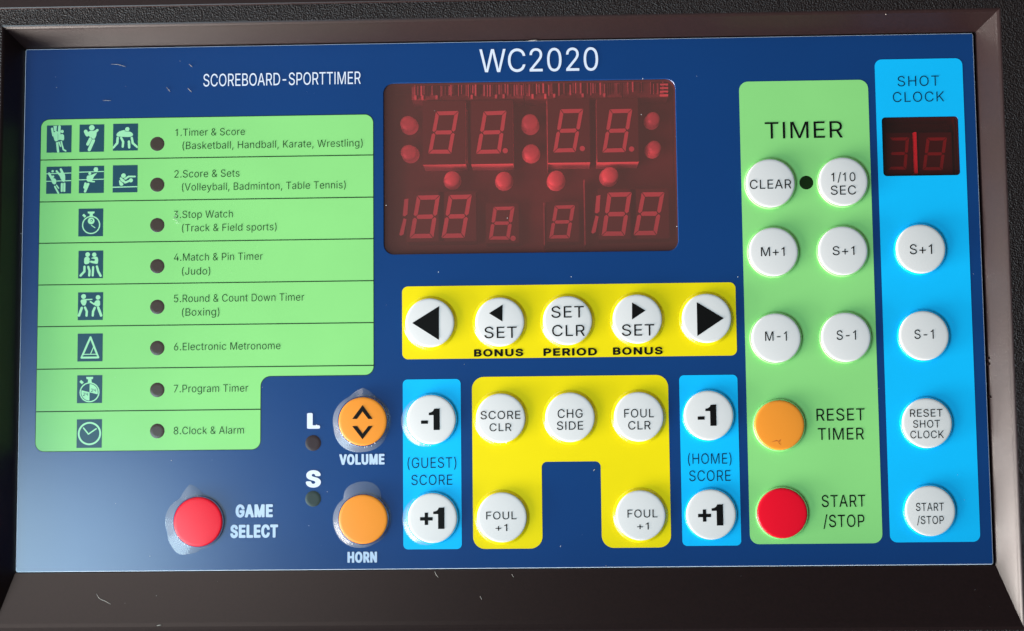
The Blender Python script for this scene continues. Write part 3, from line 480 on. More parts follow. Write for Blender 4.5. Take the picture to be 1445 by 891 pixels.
        'S': (447, "&{&C'E&.'t%z(<%t(c%q)D%t)y&$*A&2*^&@*|&Y+7&u+G'9+O'T+Q's+P(1+J(H+A(_+3(r*o)6*Z)C*7)U)])g(|)x(N*.(D*6(=*A(:*Q(=*c(D*o(L*w([+%(q+')++#);*s)F*e)K*O)P*E)]*;)k*5*)*1*p*1+**5+:*=+E*G+J*U+G*q+>+1+*+R*r+g*V+|*9,1)v,=)K,G(q,K(C,H't,@'I,/'-+{&q+i&U+J&G+1&>*q&;*K&@**&J)h&O)_&c)F'+)*'S(q(*(_(y(H)6(?)J(1)P(')S's)Q'g)N'])@'I)2'A)('=(g';(M'A(='M(6'X(+'|'{(+'k(3'P(8&h(8&R(5&>(-&2(#&-'q&2'O&:'7&I&u&T&g&d&U"),
        'C': (510, "+T&d+h&{+w'7,('O,0'g,8(-,4(8,*(B+o(K+Y(O*n(O*U(J*G(D*<(9*1'x*('g)x'X)m'O)_'F)Q'A)?'?)1'@)#'D(s'I(`'X(Q'i(F'|(6(H(1(f(.)2(1)Y(6)u(C*=(P*S(b*g(r*s)1+#)?+$)P*})_*x)n*o)x*f*(*W*2*E*;***E){*U)s*n)n+Y)n+o)r,)){,3**,7*4,1*U,'*q+x+++_+N+I+c+7+r*|,%*g,0*+,D)I,K(l,H(>,?'y,4'X,#'3+c&w+L&d+3&L*e&A*I&7*&&1)[&/)8&1(b&8(;&A's&V'E&w&q'6&W'N&F'x&0(H%|(l%v)8%s)_%t)x%w*<&$*`&0+)&C"),
        'T': (449, "(D%{)3%z)E%|)^&*)g&1)l&9)o&E)o*z)s*|+'*}+<+&+N+0+V+8+Z+B+Z+}+T,0+C,<+.,B*x,D&b,D&P,B&>,<&2,4&),*&'+}&'+B&-+6&7+,&E+&&Z*|'j*|'o*z'o&C's&7'|&-(0&$"),
    },
}


def _dec(t):
    k = [ord(c) - 35 - (1 if ord(c) > 92 else 0) for c in t]
    n = [k[i] * 90 + k[i + 1] - 300 for i in range(0, len(k), 2)]
    return [(n[i], n[i + 1]) for i in range(0, len(n), 2)]


FONT = {w: {c: (g[0], [_dec(t) for t in g[1:] if t]) for c, g in st.items()} for w, st in GLYPHS.items()}
FONT['K'] = {'-': (190, [[(0, 150), (168, 150), (168, 228), (0, 228)]]),
             '+': (316, [[(0, 203), (110, 203), (110, 96), (190, 96), (190, 203), (300, 203), (300, 283), (190, 283), (190, 390), (110, 390), (110, 283), (0, 283)]]),
             '1': (270, [[(264, 509), (264, 0), (114, 0), (114, 355), (0, 355), (0, 412), (60, 425), (105, 455), (132, 509)]])}
OFFY = {'R': 0, 'T': -6, 'B': 32, 'I': 34, 'K': 0}


def text_mesh(s, st, track):
    cu = bpy.data.curves.new("tmp", 'CURVE')
    cu.dimensions = '2D'
    cu.fill_mode = 'FRONT'
    x = 0.0
    for ch in s:
        if ch == ' ':
            x += 190 + track
            continue
        adv, cons = FONT[st][ch]
        for c in cons:
            sp = cu.splines.new('POLY')
            sp.points.add(len(c) - 1)
            for q, (px_, py_) in zip(sp.points, c):
                q.co = ((px_ + x) / 1000, py_ / 1000, 0, 1)
            sp.use_cyclic_u = True
        x += adv + track
    ob = bpy.data.objects.new("tmp", cu)
    C.objects.link(ob)
    dg = bpy.context.evaluated_depsgraph_get()
    me = bpy.data.meshes.new_from_object(ob.evaluated_get(dg))
    bpy.data.objects.remove(ob)
    bpy.data.curves.remove(cu)
    return me


def letters(s, box, z, st="R", track=0.0):
    """text mesh fitted to (x left, x right, y cap top, y baseline) in photo pixels at its middle"""
    xl, xr, yt, yb = box
    xm, ym = (xl + xr) / 2, (yt + yb) / 2
    x0, x1 = U(xl, ym, z)[0], U(xr, ym, z)[0]
    y1, y0 = U(xm, yt, z)[1], U(xm, yb, z)[1]
    me = text_mesh(s, st, track)
    off = OFFY[st] / 1000
    mx0 = min(v.co.x for v in me.vertices)
    mx1 = max(v.co.x for v in me.vertices)
    cap = 0.509 + 2 * off
    for v in me.vertices:
        x = x0 + (v.co.x - mx0) / (mx1 - mx0) * (x1 - x0)
        y = y0 + (v.co.y + off) / cap * (y1 - y0)
        v.co = V(x, y, z)
    if me.polygons[0].normal.z < 0:
        me.flip_normals()
    return me


def lettering(s, box, ink, parent, st="R", track=0.0, z=0.14):
    me = letters(s, box, z, st, track)
    me.name = "lettering"
    return link("lettering", me, ink, parent)


def join_meshes(name, mes):
    bm = bmesh.new()
    for m in mes:
        bm.from_mesh(m)
    me = bpy.data.meshes.new(name)
    bm.to_mesh(me)
    bm.free()
    return me


def circle(cx, cy, r, n=48):
    return [(cx + r * math.cos(2 * math.pi * k / n), cy + r * math.sin(2 * math.pi * k / n)) for k in range(n)]


# ================================================================== THE CONSOLE
console = bpy.data.objects.new("control_console", None)
C.objects.link(console)
console['label'] = "dark brown scoreboard control console with a blue keypad face full of round push buttons"
console['category'] = "control console"

# ---- housing: a recessed frame with sloping walls
XL, XR, YT, YB, H = -175.0, 176.6, 99.3, -112.9, 8.0
RIM = 10.0
g = 0.9
px0, px1, py0, py1 = -PW / 2, PW / 2, -PH / 2, PH / 2


def ring(x0, y0, x1, y1, z):
    return [(x0, y0, z), (x1, y0, z), (x1, y1, z), (x0, y1, z)]


def wall_ring(t, z, out=0.0):
    a = (px0 - 0.3, py0 - 0.3, px1 + g, py1 + 0.3)
    b = (XL, YB, XR, YT)
    q = [a[k] + (b[k] - a[k]) * t for k in range(4)]
    return ring(q[0] - out, q[1] - out, q[2] + out, q[3] + out, z)


mb = MB()
rings = [ring(-215, -150, 215, 135, -BASE), ring(-215, -150, 215, 135, 2)]
rings += [ring(-215 + 3 * (1 - math.cos(a)), -150 + 3 * (1 - math.cos(a)), 215 - 3 * (1 - math.cos(a)), 135 - 3 * (1 - math.cos(a)), 4.9 + 3 * math.sin(a))
          for a in [0.0, 0.5, 1.0, math.pi / 2]]
i0 = mb.grid(rings, smooth=False)
mb.cap(i0, 0, 4)
rings = []
base_t = 0.0
for z, t, o in ((-2.2, 0, 0), (-0.5, 0.0, 0), (6.6, 0.87, 0), (7.2, 0.935, 0.02), (7.6, 0.985, 0.10), (7.87, 1.02, 0.2), (8.0, 1.07, 0.35)):
    rings.append(wall_ring(t, z, o))
mb.grid(rings, smooth=False)
mb.grid([wall_ring(0, -2.2), wall_ring(0, -2.2, -8.0)], mi=1, smooth=False)
housing = mb.build("housing", ["case", "floor"], console, weld=2)

mb = MB()
inner = wall_ring(1.07, H, 0.35)
mb.grid([inner, ring(-212, -147, 212, 105.8, H)], smooth=False)
mb.build("rim", ["crinkle"], housing)
mb = MB()
y0 = 105.8
prof = [(y0, 7.0), (y0, 8.7), (y0 + 0.12, 8.95), (y0 + 0.4, 9.1), (134, 9.1), (134.5, 8.6), (134.5, 5)]
mb.grid([[(-212, y, z), (212, y, z)] for y, z in prof], closed=False, smooth=False)
for sx in (-212, 212):
    mb.face([(sx, y, z) for y, z in prof])
mb.build("rear_ledge", ["case"], housing)
for (pa, pb) in (((1394.5, 504), (1400, 507)), ((1394.5, 512), (1400, 515)), ((1396.5, 559), (1402, 562))):
    a, b = U(*pa, 1.5), U(*pb, 1.5)
    mb = MB()
    mb.box(px1 + 0.6, b[1], px1 + 1.25, a[1], -2, 0.35)
    mb.build("retaining_clip", ["case"], housing)

# ---- blue face panel with the two window openings cut through
DISP = rect((541, 119), (952, 110.5), (958, 352), (542, 361))
SHOT = rect((1243.6, 165.7), (1352, 164.6), (1355, 247.4), (1247, 249))
panel = sheet("face_panel", [rrect((px0, py0, px1, py1), 0.8), rrect(DISP, 3.6), rrect(SHOT, 1.3)], 0.0,
              ["blue", "edge"], console, "blue glossy face panel with white lettering", thick=1.7, bevel=0.22)
for p_ in panel.data.polygons:                    # only the outer edge keeps the painted light catch; the window openings are dark
    if abs(p_.center.x) < (px1 - 2) * MM and abs(p_.center.y) < (py1 - 2) * MM and p_.material_index == 1:
        p_.material_index = 0

lettering("SCOREBOARD-SPORTTIMER", (287, 509, 103, 120.4), "white_ink", panel)
lettering("WC2020", (676.5, 844, 68.5, 101), "white_ink", panel)
lettering("L", (433.3, 451.5, 583, 605.3), "white_ink", panel, "I")
lettering("S", (431.5, 452.7, 664, 688), "white_ink", panel, "I")
lettering("VOLUME", (478.8, 542.6, 641, 656), "blur_ink", panel, "I", 70)
lettering("HORN", (490.3, 532, 778.8, 794.3), "blur_ink", panel, "I", 70)
lettering("GAME", (332.5, 385, 712, 730.3), "blur_ink", panel, "I", 70)
lettering("SELECT", (325, 392.4, 740.6, 759.2), "blur_ink", panel, "I", 70)

# ---- printed fields
ZF = 0.06
a, b, c, d, e, f2 = U(57, 170), U(525, 161.3), U(528.5, 527), U(367.5, 533), U(367.5, 633.5), U(51.5, 638)
xl = (a[0] + f2[0]) / 2
xr = (b[0] + c[0]) / 2
yt = (a[1] + b[1]) / 2
ys = (c[1] + d[1]) / 2
yb = (e[1] + f2[1]) / 2
xs = (d[0] + e[0]) / 2
ml = [(xl, yb), (xs, yb), (xs, ys), (xr, ys), (xr, yt), (xl, yt)]
mrad = [3.0, 3.0, 3.6, 3.0, 3.0, 3.0]
mo = 0.22
mlo = [(xl - mo, yb - mo), (xs + mo, yb - mo), (xs + mo, ys - mo), (xr + mo, ys - mo), (xr + mo, yt + mo), (xl - mo, yt + mo)]
modes = sheet("mode_list", [rounded(ml, mrad)], ZF, "green", console, "light green field listing eight game modes")
sheet("outline", [rounded(mlo, [3.2, 3.2, 3.4, 3.2, 3.2, 3.2])], 0.03, "green_ink", modes)
for pa, pb in (((57, 227), (526, 218.3)), ((55, 286), (526, 278)), ((55, 344), (527, 337)), ((54, 403), (527, 396)),
               ((53, 462), (528, 455)), ((53, 522), (528, 515.3)), ((52, 582), (367, 577.3))):
    y = (U(*pa)[1] + U(*pb)[1]) / 2
    x1 = xs if pb[0] < 400 else xr
    mb = MB()
    mb.flat([(xl, y - 0.17), (x1, y - 0.17), (x1, y + 0.17), (xl, y + 0.17)], 0.10)
    mb.build("divider_line", ["green_ink"], modes)
for s, bx in (("1.Timer & Score", (247.4, 345.4, 181.5, 191.5)),
              ("(Basketball, Handball, Karate, Wrestling)", (257.5, 511.5, 198.6, 208.9)),
              ("2.Score & Sets", (246, 337.7, 240, 250.3)),
              ("(Volleyball, Badminton, Table Tennis)", (256.7, 487.5, 257.4, 267.7)),
              ("3.Stop Watch", (245, 328.3, 297.4, 307.6)),
              ("(Track & Field sports)", (256.7, 390, 316, 326.1)),
              ("4.Match & Pin Timer", (245.4, 370.5, 357.4, 367.6)),
              ("(Judo)", (256.7, 296.4, 377.6, 387.8)),
              ("5.Round & Count Down Timer", (245.4, 429, 415.2, 425.7)),
              ("(Boxing)", (256.7, 309.3, 435.3, 445.7)),
              ("6.Electronic Metronome", (245.4, 395.5, 483.5, 493.9)),
              ("7.Program Timer", (245, 350, 543, 553.5)),
              ("8.Clock & Alarm", (245, 344, 602.3, 612.7))):
    lettering(s, bx, "green_ink", modes, "T", 12)

strip = sheet("set_key_field", [rrect(rect((567.5, 405.9), (1037.6, 397.4), (1040, 501.6), (567.5, 507.7)), 2.1)], ZF, "yellow", console,
              "yellow field of the set and period keys")
lettering("BONUS", (668.8, 738.2, 492.9, 503.2), "ink", strip, "B", 70)
lettering("PERIOD", (766.7, 842.3, 491.6, 502.2), "ink", strip, "B", 70)
lettering("BONUS", (864.8, 935, 490.2, 500.7), "ink", strip, "B", 70)

guest = sheet("guest_score_field", [rrect(rect((568, 536), (649.7, 535), (652, 775), (569.5, 775.6)), 1.7)], ZF, "cyan", console,
              "sky blue field of the guest score keys")
lettering("(GUEST)", (575, 643.7, 646, 660.6), "navy_ink", guest, "T", 25)
lettering("SCORE", (580.4, 638, 670.4, 684.6), "navy_ink", guest, "T", 25)
home = sheet("home_score_field", [rrect(rect((957.8, 530.4), (1039.5, 528.6), (1047, 769.8), (963.5, 771)), 1.7)], ZF, "cyan", console,
             "sky blue field of the home score keys")
lettering("(HOME)", (970.7, 1032, 640.2, 654.8), "navy_ink", home, "T", 25)
lettering("SCORE", (972.5, 1030.7, 664.2, 679), "navy_ink", home, "T", 25)

tx0, ty0, tx1, ty1 = rect((665.6, 533), (942, 528.6), (947.7, 772.7), (668, 775))
nx0, nx1 = U(765, 715)[0], U(848.5, 715)[0]
nyt = U(806, 651.5)[1]
sheet("team_key_field", [rounded([(tx0, ty0), (nx0, ty0), (nx0, nyt), (nx1, nyt), (nx1, ty0), (tx1, ty0), (tx1, ty1), (tx0, ty1)],
                                 [4.2, 4.2, 1.9, 1.9, 4.2, 4.2, 4.2, 4.2])], ZF, "yellow", console,
      "yellow arch shaped field of the foul and side keys")

timer = sheet("timer_field", [rrect(rect((1041.5, 115.5), (1224, 113), (1246, 766), (1059.5, 769)), 3.2)], ZF, "green", console,
              "light green field of the timer keys")
lettering("TIMER", (1079.2, 1189, 172, 195.2), "ink", timer, "R", 28)
lettering("RESET", (1152, 1220, 576.8, 593.8), "ink", timer, "R", 28)
lettering("TIMER", (1154, 1219, 604.2, 620.8), "ink", timer, "R", 28)
lettering("START", (1159.4, 1221, 698.8, 715.6), "ink", timer, "R", 28)
lettering("/STOP", (1161.7, 1219.7, 726.8, 744), "ink", timer, "R", 28)

shot = sheet("shot_clock_field", [rrect(rect((1233.4, 84.9), (1357, 82), (1384, 764.5), (1256.6, 766)), 2.5), rrect(SHOT, 1.3)], ZF, "cyan", console,
             "sky blue field of the shot clock keys")
lettering("SHOT", (1266.5, 1325, 107.4, 121.6), "navy_ink", shot, "T", 50)
lettering("CLOCK", (1259.8, 1332.2, 129.9, 143.8), "navy_ink", shot, "T", 40)


# ---- pictograms (zoomed measurements inside each square's own box)
class Picto:
    def __init__(s, box, rectpx):
        s.b = box
        x0, y0, x1, y1 = rectpx
        s.r = rect((x0, y0), (x1, y0), (x1, y1), (x0, y1))
        s.m = MB()
        X0, Y0, X1, Y1 = s.r
        s.m.flat([(X0, Y0), (X1, Y0), (X1, Y1), (X0, Y1)], 0.10, 0)

    def q(s, x, y):
        bx0, by0, bx1, by1 = s.b
        return (s.r[0] + (x - bx0) / (bx1 - bx0) * (s.r[2] - s.r[0]), s.r[3] - (y - by0) / (by1 - by0) * (s.r[3] - s.r[1]))

    def clip(s, p):
        return (min(max(p[0], s.r[0]), s.r[2]), min(max(p[1], s.r[1]), s.r[3]))

    def poly(s, pts, mi=1, smooth=0):
        pts = [Vector(p) for p in pts]
        for _ in range(smooth):                      # corner cutting
            o = []
            for k in range(len(pts)):
                a, b = pts[k], pts[(k + 1) % len(pts)]
                o += [a * 0.78 + b * 0.22, a * 0.22 + b * 0.78]
            pts = o
        s.m.flat([s.clip(s.q(*p)) for p in pts], 0.10, mi)
        return s

    def disc(s, x, y, r, mi=1):
        return s.poly([(x + r * math.cos(k * math.pi / 12), y + r * math.sin(k * math.pi / 12)) for k in range(24)], mi)

    def limb(s, pts, w, mi=1, w1=None, cap=True):
        """a stroke of round ended segments, width w at the start and w1 at the end"""
        n = len(pts)
        w1 = w if w1 is None else w1
        L = [Vector(p) for p in pts]
        ww = [(w + (w1 - w) * k / (n - 1)) / 2 for k in range(n)]
        for k in range(n - 1):
            a, b = L[k], L[k + 1]
            th = math.atan2(b.y - a.y, b.x - a.x)
            if cap:
                o = [(a.x + ww[k] * math.cos(th + math.pi / 2 + j * math.pi / 8), a.y + ww[k] * math.sin(th + math.pi / 2 + j * math.pi / 8)) for j in range(9)]
                o += [(b.x + ww[k + 1] * math.cos(th - math.pi / 2 + j * math.pi / 8), b.y + ww[k + 1] * math.sin(th - math.pi / 2 + j * math.pi / 8)) for j in range(9)]
            else:
                nx, ny = -math.sin(th), math.cos(th)
                o = [(a.x + nx * ww[k], a.y + ny * ww[k]), (a.x - nx * ww[k], a.y - ny * ww[k]), (b.x - nx * ww[k + 1], b.y - ny * ww[k + 1]), (b.x + nx * ww[k + 1], b.y + ny * ww[k + 1])]
            s.poly(o, mi)
        return s

    def ring(s, x, y, r, w, mi=1):
        z = 0.10 + s.m.lift
        s.m.lift += 0.002
        n = 40
        R = [s.q(x + (r + w / 2) * math.cos(2 * math.pi * k / n), y + (r + w / 2) * math.sin(2 * math.pi * k / n)) for k in range(n)]
        Q = [s.q(x + (r - w / 2) * math.cos(2 * math.pi * k / n), y + (r - w / 2) * math.sin(2 * math.pi * k / n)) for k in range(n)]
        s.m.grid([[(*p, z) for p in Q], [(*p, z) for p in R]], mi, smooth=False)
        return s

    def done(s, label):
        return s.m.build("pictogram", ["teal", "pale"], modes, label)


za, oa = 7.427, (55, 165)


def pa_(b):
    return Picto(b, (oa[0] + b[0] / za, oa[1] + b[1] / za, oa[0] + b[2] / za, oa[1] + b[3] / za))


def pz(b, sc, ox, oy):
    return Picto(b, (ox + b[0] / sc, oy + b[1] / sc, ox + b[2] / sc, oy + b[3] / sc))


p = pa_((82, 91, 342, 376))
p.poly([(150, 96), (188, 96), (182, 150), (158, 150)])
p.limb([(136, 125), (150, 195)], 22).limb([(214, 105), (212, 180)], 28)
p.poly([(140, 150), (200, 190), (262, 180), (266, 255), (215, 240), (180, 262), (160, 245)], smooth=1)
p.disc(180, 168, 19).disc(243, 156, 17)
p.limb([(192, 275), (204, 365)], 24).limb([(212, 268), (228, 310)], 16).limb([(235, 262), (258, 345), (284, 360)], 16)
p.limb([(166, 258), (186, 266), (215, 246), (262, 255)], 4, 0)
p.limb([(200, 190), (200, 240)], 3, 0)
p.done("square pictogram of two leaping ball players")
p = pa_((425, 82, 683, 369))
p.disc(553, 116, 29).limb([(490, 155), (505, 190)], 40, w1=34).limb([(505, 190), (540, 165)], 34).limb([(585, 165), (612, 142)], 34, w1=26)
p.poly([(515, 150), (600, 148), (606, 190), (585, 236), (555, 230), (515, 195)], smooth=1)
p.limb([(540, 232), (513, 288)], 32).limb([(572, 250), (530, 345)], 34)
p.limb([(545, 218), (562, 236), (590, 236)], 5, 0)
p.done("square pictogram of a player throwing a ball")
p = pa_((777, 74, 1037, 356))
p.poly([(810, 190), (830, 158), (890, 138), (920, 150), (975, 165), (990, 195), (960, 214), (890, 212), (820, 206)], smooth=2)
p.disc(926, 132, 23)
p.limb([(826, 222), (822, 275), (778, 322)], 26).limb([(862, 222), (884, 262), (880, 314)], 24)
p.limb([(944, 262), (948, 322)], 26).limb([(974, 224), (984, 278), (1034, 320)], 24)
p.limb([(900, 150), (935, 158)], 4, 0)
p.done("square pictogram of two crouching wrestlers")
p = pa_((78, 523, 339, 807))
p.limb([(78, 597), (339, 592)], 9, cap=False).limb([(78, 676), (339, 672)], 9, cap=False)
p.disc(143, 571, 13).disc(148, 628, 13).limb([(106, 595), (140, 655)], 26).poly([(130, 640), (180, 650), (184, 700), (160, 712), (135, 690)], smooth=1)
p.limb([(184, 570), (222, 615)], 20).limb([(228, 552), (252, 600)], 24).poly([(210, 590), (262, 580), (276, 620), (276, 682), (248, 684), (222, 640)], smooth=1)
p.limb([(168, 732), (206, 800)], 18).limb([(186, 718), (208, 750)], 13).limb([(242, 705), (242, 780)], 22).limb([(268, 700), (268, 780)], 22)
p.limb([(160, 714), (190, 702)], 5, 0).limb([(225, 690), (285, 690)], 5, 0)
p.done("square pictogram of net players leaping at a ball")
p = pa_((420, 516, 681, 801))
p.limb([(420, 580), (681, 576)], 9, cap=False).limb([(420, 660), (681, 657)], 9, cap=False)
p.disc(596, 554, 24).disc(533, 596, 15).poly([(500, 618), (545, 612), (600, 590), (570, 640), (556, 682), (500, 680)], smooth=1)
p.limb([(555, 640), (602, 594)], 16, w1=9).limb([(540, 678), (582, 682)], 14)
p.limb([(490, 700), (480, 742)], 26).limb([(518, 705), (486, 782)], 26)
p.limb([(494, 690), (540, 690)], 5, 0)
p.done("square pictogram of a racket player at a net")
p = pa_((774, 509, 1033, 794))
p.limb([(774, 738), (1033, 735)], 11, cap=False)
p.disc(886, 618, 24).limb([(900, 655), (940, 628), (1008, 629)], 22, w1=16)
p.limb([(858, 645), (905, 690), (960, 668)], 22).disc(965, 668, 21).limb([(860, 678), (866, 705)], 40)
p.limb([(852, 668), (900, 712)], 6, 0).limb([(865, 636), (912, 668)], 5, 0)
p.done("square pictogram of a table tennis player")
B = lambda b: pz(b, 5.24, 90, 285)
p = B((109, 51, 291, 256))
p.ring(203, 172, 63, 9).disc(203, 142, 25).disc(206, 138, 10, 0).disc(204, 139, 6).limb([(205, 174), (232, 193)], 6)
p.poly([(176, 73), (228, 73), (226, 85), (214, 90), (216, 108), (190, 108), (192, 90), (178, 85)]).limb([(142, 94), (160, 112)], 17, cap=False)
p.done("square pictogram of a stopwatch")
p = B((108, 362, 291, 566))
p.disc(176, 390, 17).disc(225, 392, 16).poly([(152, 410), (180, 405), (196, 425), (190, 455), (165, 464), (150, 455)], smooth=1)
p.poly([(212, 412), (248, 405), (256, 430), (252, 462), (228, 458), (195, 450), (195, 435), (228, 440), (232, 425), (200, 418)], smooth=1)
p.limb([(154, 480), (154, 515), (126, 545)], 17).limb([(182, 482), (192, 510), (190, 545)], 17).limb([(218, 484), (216, 545)], 16).limb([(246, 480), (256, 515), (274, 548)], 17)
p.limb([(190, 432), (228, 432)], 5, 0)
p.done("square pictogram of two grappling fighters")
p = B((105, 670, 290, 875))
p.disc(146, 700, 18).disc(253, 708, 17).poly([(120, 725), (165, 718), (170, 740), (160, 768), (135, 765)], smooth=1).limb([(158, 724), (208, 722)], 9)
p.poly([(235, 730), (268, 728), (270, 770), (245, 778), (220, 758)], smooth=1).limb([(198, 740), (225, 758)], 12)
p.limb([(134, 785), (114, 840)], 19).limb([(158, 782), (172, 812), (170, 842)], 17).limb([(230, 785), (218, 812), (216, 842)], 17).limb([(256, 785), (278, 842)], 19)
p.done("square pictogram of two boxers")
Cc = lambda b: pz(b, 4.8125, 90, 455)
p = Cc((94, 77, 264, 266))
p.limb([(181, 102), (122, 240), (236, 240), (181, 102)], 13).limb([(130, 228), (226, 228)], 5, 0).limb([(134, 218), (226, 218)], 6).limb([(184, 214), (206, 160)], 6)
p.done("square pictogram of a metronome")
p = Cc((91, 360, 261, 549))
p.disc(176, 476, 68).disc(176, 476, 60, 0)
for a0, a1 in ((-90, 15), (90, 195)):
    p.poly([(176, 476)] + [(176 + 56 * math.cos(math.radians(a0 + (a1 - a0) * k / 10)), 476 + 56 * math.sin(math.radians(a0 + (a1 - a0) * k / 10))) for k in range(11)])
for lx, ly in ((186, 454), (132, 480)):             # the little figures on the dial
    p.limb([(lx, ly), (lx + 12, ly), (lx + 12, ly + 8), (lx, ly + 18), (lx + 13, ly + 18)], 3, 0)
    p.limb([(lx + 20, ly), (lx + 20, ly + 9), (lx + 32, ly + 9)], 3, 0).limb([(lx + 32, ly), (lx + 31, ly + 18)], 3, 0)
p.poly([(152, 371), (200, 371), (198, 386), (188, 388), (190, 410), (163, 410), (165, 388), (154, 386)]).limb([(112, 398), (130, 414)], 18, cap=False)
p.done("square pictogram of a stopwatch with a quartered dial")
p = Cc((88, 659, 259, 853))
p.ring(175, 756, 73, 12).limb([(134, 718), (168, 760)], 9).limb([(168, 760), (220, 724)], 9)
p.done("square pictogram of a clock face")

# ---- indicator lights
for (x, y, r, m, lb) in [(222, yy, 2.58, "smoked", "dark indicator light of game mode %d" % (k + 1)) for k, yy in
                         enumerate((203.4, 261, 318, 376, 433.4, 491.4, 550.5, 608.5))] + [
        (1137.7, 258, 2.45, "timer_lens", "black indicator light beside the tenth second key"),
        (441.8, 625.5, 2.75, "l_lens", "brown indicator light under the letter L"),
        (441.8, 704.2, 2.75, "s_lens", "olive indicator light under the letter S")]:
    cx, cy = U(x, y)
    mb = MB()
    i0 = mb.grid([[(*q, 0.075) for q in circle(cx, cy, r)], [(*q, 0.095) for q in circle(cx, cy, r * 0.97)], [(*q, 0.10) for q in circle(cx, cy, r * 0.6)]])
    mb.cap(i0, 2, 48)
    mb.build("indicator_light", [m], console, lb)

# ---- push buttons
ZB = 1.3


def film_skirt(cx, cy, shape, parent, z1=1.25, r1=8.8, rmin=10.0, arc=None):
    """clear protective film lifted around a button; shape lists (angle, half width, extra reach)"""
    n = 96
    rings = [[], [], [], []]
    for k in range(n + 1 if arc else n):
        a = arc[0] + (arc[1] - arc[0]) * k / n if arc else 360.0 * k / n
        r = rmin
        fade = 1.0
        if arc:
            r = 9.1
            fade = min(1.0, 5 * k / n, 5 * (1 - k / n))
        for (ang, wd, ext, pw) in shape:
            dlt = abs((a - ang + 180) % 360 - 180) / wd
            if dlt < 1:
                r += ext * (1 - dlt ** pw)
        r *= 1 + 0.012 * math.sin(math.radians(a) * 2 + 1) + 0.006 * math.sin(math.radians(a) * 5)
        ca, sa = math.cos(math.radians(a)), math.sin(math.radians(a))
        for j, (t, z) in enumerate(((0, z1), (0.25, z1 * 0.80), (0.8, z1 * 0.22), (1, 0.09))):
            rr = r1 + (r - r1) * t
            rings[j].append((cx + rr * ca, cy + rr * sa, 0.09 + (z - 0.09) * fade))
    mb = MB()
    mb.grid(rings, closed=not arc)
    return mb.build("lifted_film", ["film"], parent)


def button(x, y, colour, skirt, label, legends=(), arrows=(), st="R", r=8.62, steep=False, film=None, ink="ink"):
    cx, cy = U(x, y, ZB)
    mb = MB()
    prof = [(r + 0.02, ZB - 0.42), (r - 0.03, ZB - 0.22), (r - 0.16, ZB - 0.06), (r - 0.4, ZB), (r - 1.0, ZB + 0.03), (r * 0.6, ZB + 0.10), (r * 0.25, ZB + 0.14)]
    i0 = mb.grid([[(*q, z) for q in circle(cx, cy, rr, 64)] for rr, z in prof])
    mb.cap(i0, len(prof) - 1, 64)
    mb.sm[-1] = True
    b = mb.build("push_button", [colour], console, label)
    mb = MB()
    if steep:
        prof = [(r + 0.55, 0.07), (r + 0.45, 0.5), (r + 0.28, 1.0), (r + 0.02, ZB - 0.42)]
    else:
        prof = [(r + 1.0, 0.07), (r + 0.8, 0.15), (r + 0.55, 0.42), (r + 0.3, 0.78), (r + 0.02, ZB - 0.42)]
    mb.grid([[(*q, z) for q in circle(cx, cy, rr, 64)] for rr, z in prof])
    mb.build("rim", [skirt], b)
    mes = [letters(s, bx, ZB + 0.19, st, 28 if st == "R" else 0) for s, bx in legends]
    if mes:
        me = join_meshes("legend", mes)
        link("legend", me, ink, b)
    if arrows:
        mb = MB()
        for tri in arrows:
            mb.flat([U(*q, ZB + 0.19) for q in tri], ZB + 0.19)
        mb.build("arrow_symbol", [ink], b)
    if film:
        film_skirt(cx, cy, film[0], b, **film[1])
    return b


Wt = "white push button reading %s"
button(606.6, 455.6, "white", "yellow", "white push button with a large left pointing triangle", arrows=[[(581.6, 456.1), (619.3, 432.4), (619.3, 480)]])
button(705.3, 454.5, "white", "yellow", "white push button reading SET under a small left pointing triangle",
       [("SET", (683.4, 729, 461.4, 477.3))], [[(690, 442.3), (709, 430.2), (709, 454)]])
button(801, 452.5, "white", "yellow", Wt % "SET CLR", [("SET", (777.9, 823.8, 432.4, 448.5)), ("CLR", (779, 825.2, 459, 474.5))])
button(899.6, 450.3, "white", "yellow", "white push button reading SET under a small right pointing triangle",
       [("SET", (877.4, 923.2, 458, 474))], [[(891.8, 427.1), (910.8, 438.6), (891.8, 451.3)]])
button(997.3, 449.3, "white", "yellow", "white push button with a large right pointing triangle", arrows=[[(983.1, 426.6), (1021.2, 449.4), (984, 474.5)]])

halo = ([(200, 75, 1.5, 2)], dict(arc=(128, 272)))
button(608.4, 592.3, "white", "cyan", "white push button reading -1 above GUEST SCORE", [("-1", (594, 620.4, 577, 607.2))], st="K", steep=True, film=halo)
button(610.2, 731.3, "white", "cyan", "white push button reading +1 below GUEST SCORE", [("+1", (592.7, 627, 716.7, 746.8))], st="K", steep=True, film=halo)
button(1000, 586.5, "white", "cyan", "white push button reading -1 above HOME SCORE", [("-1", (984.4, 1010.8, 571.4, 601.3))], st="K", steep=True)
button(1003.5, 726.3, "white", "cyan", "white push button reading +1 below HOME SCORE", [("+1", (985, 1020.4, 712.2, 742))], st="K", steep=True)

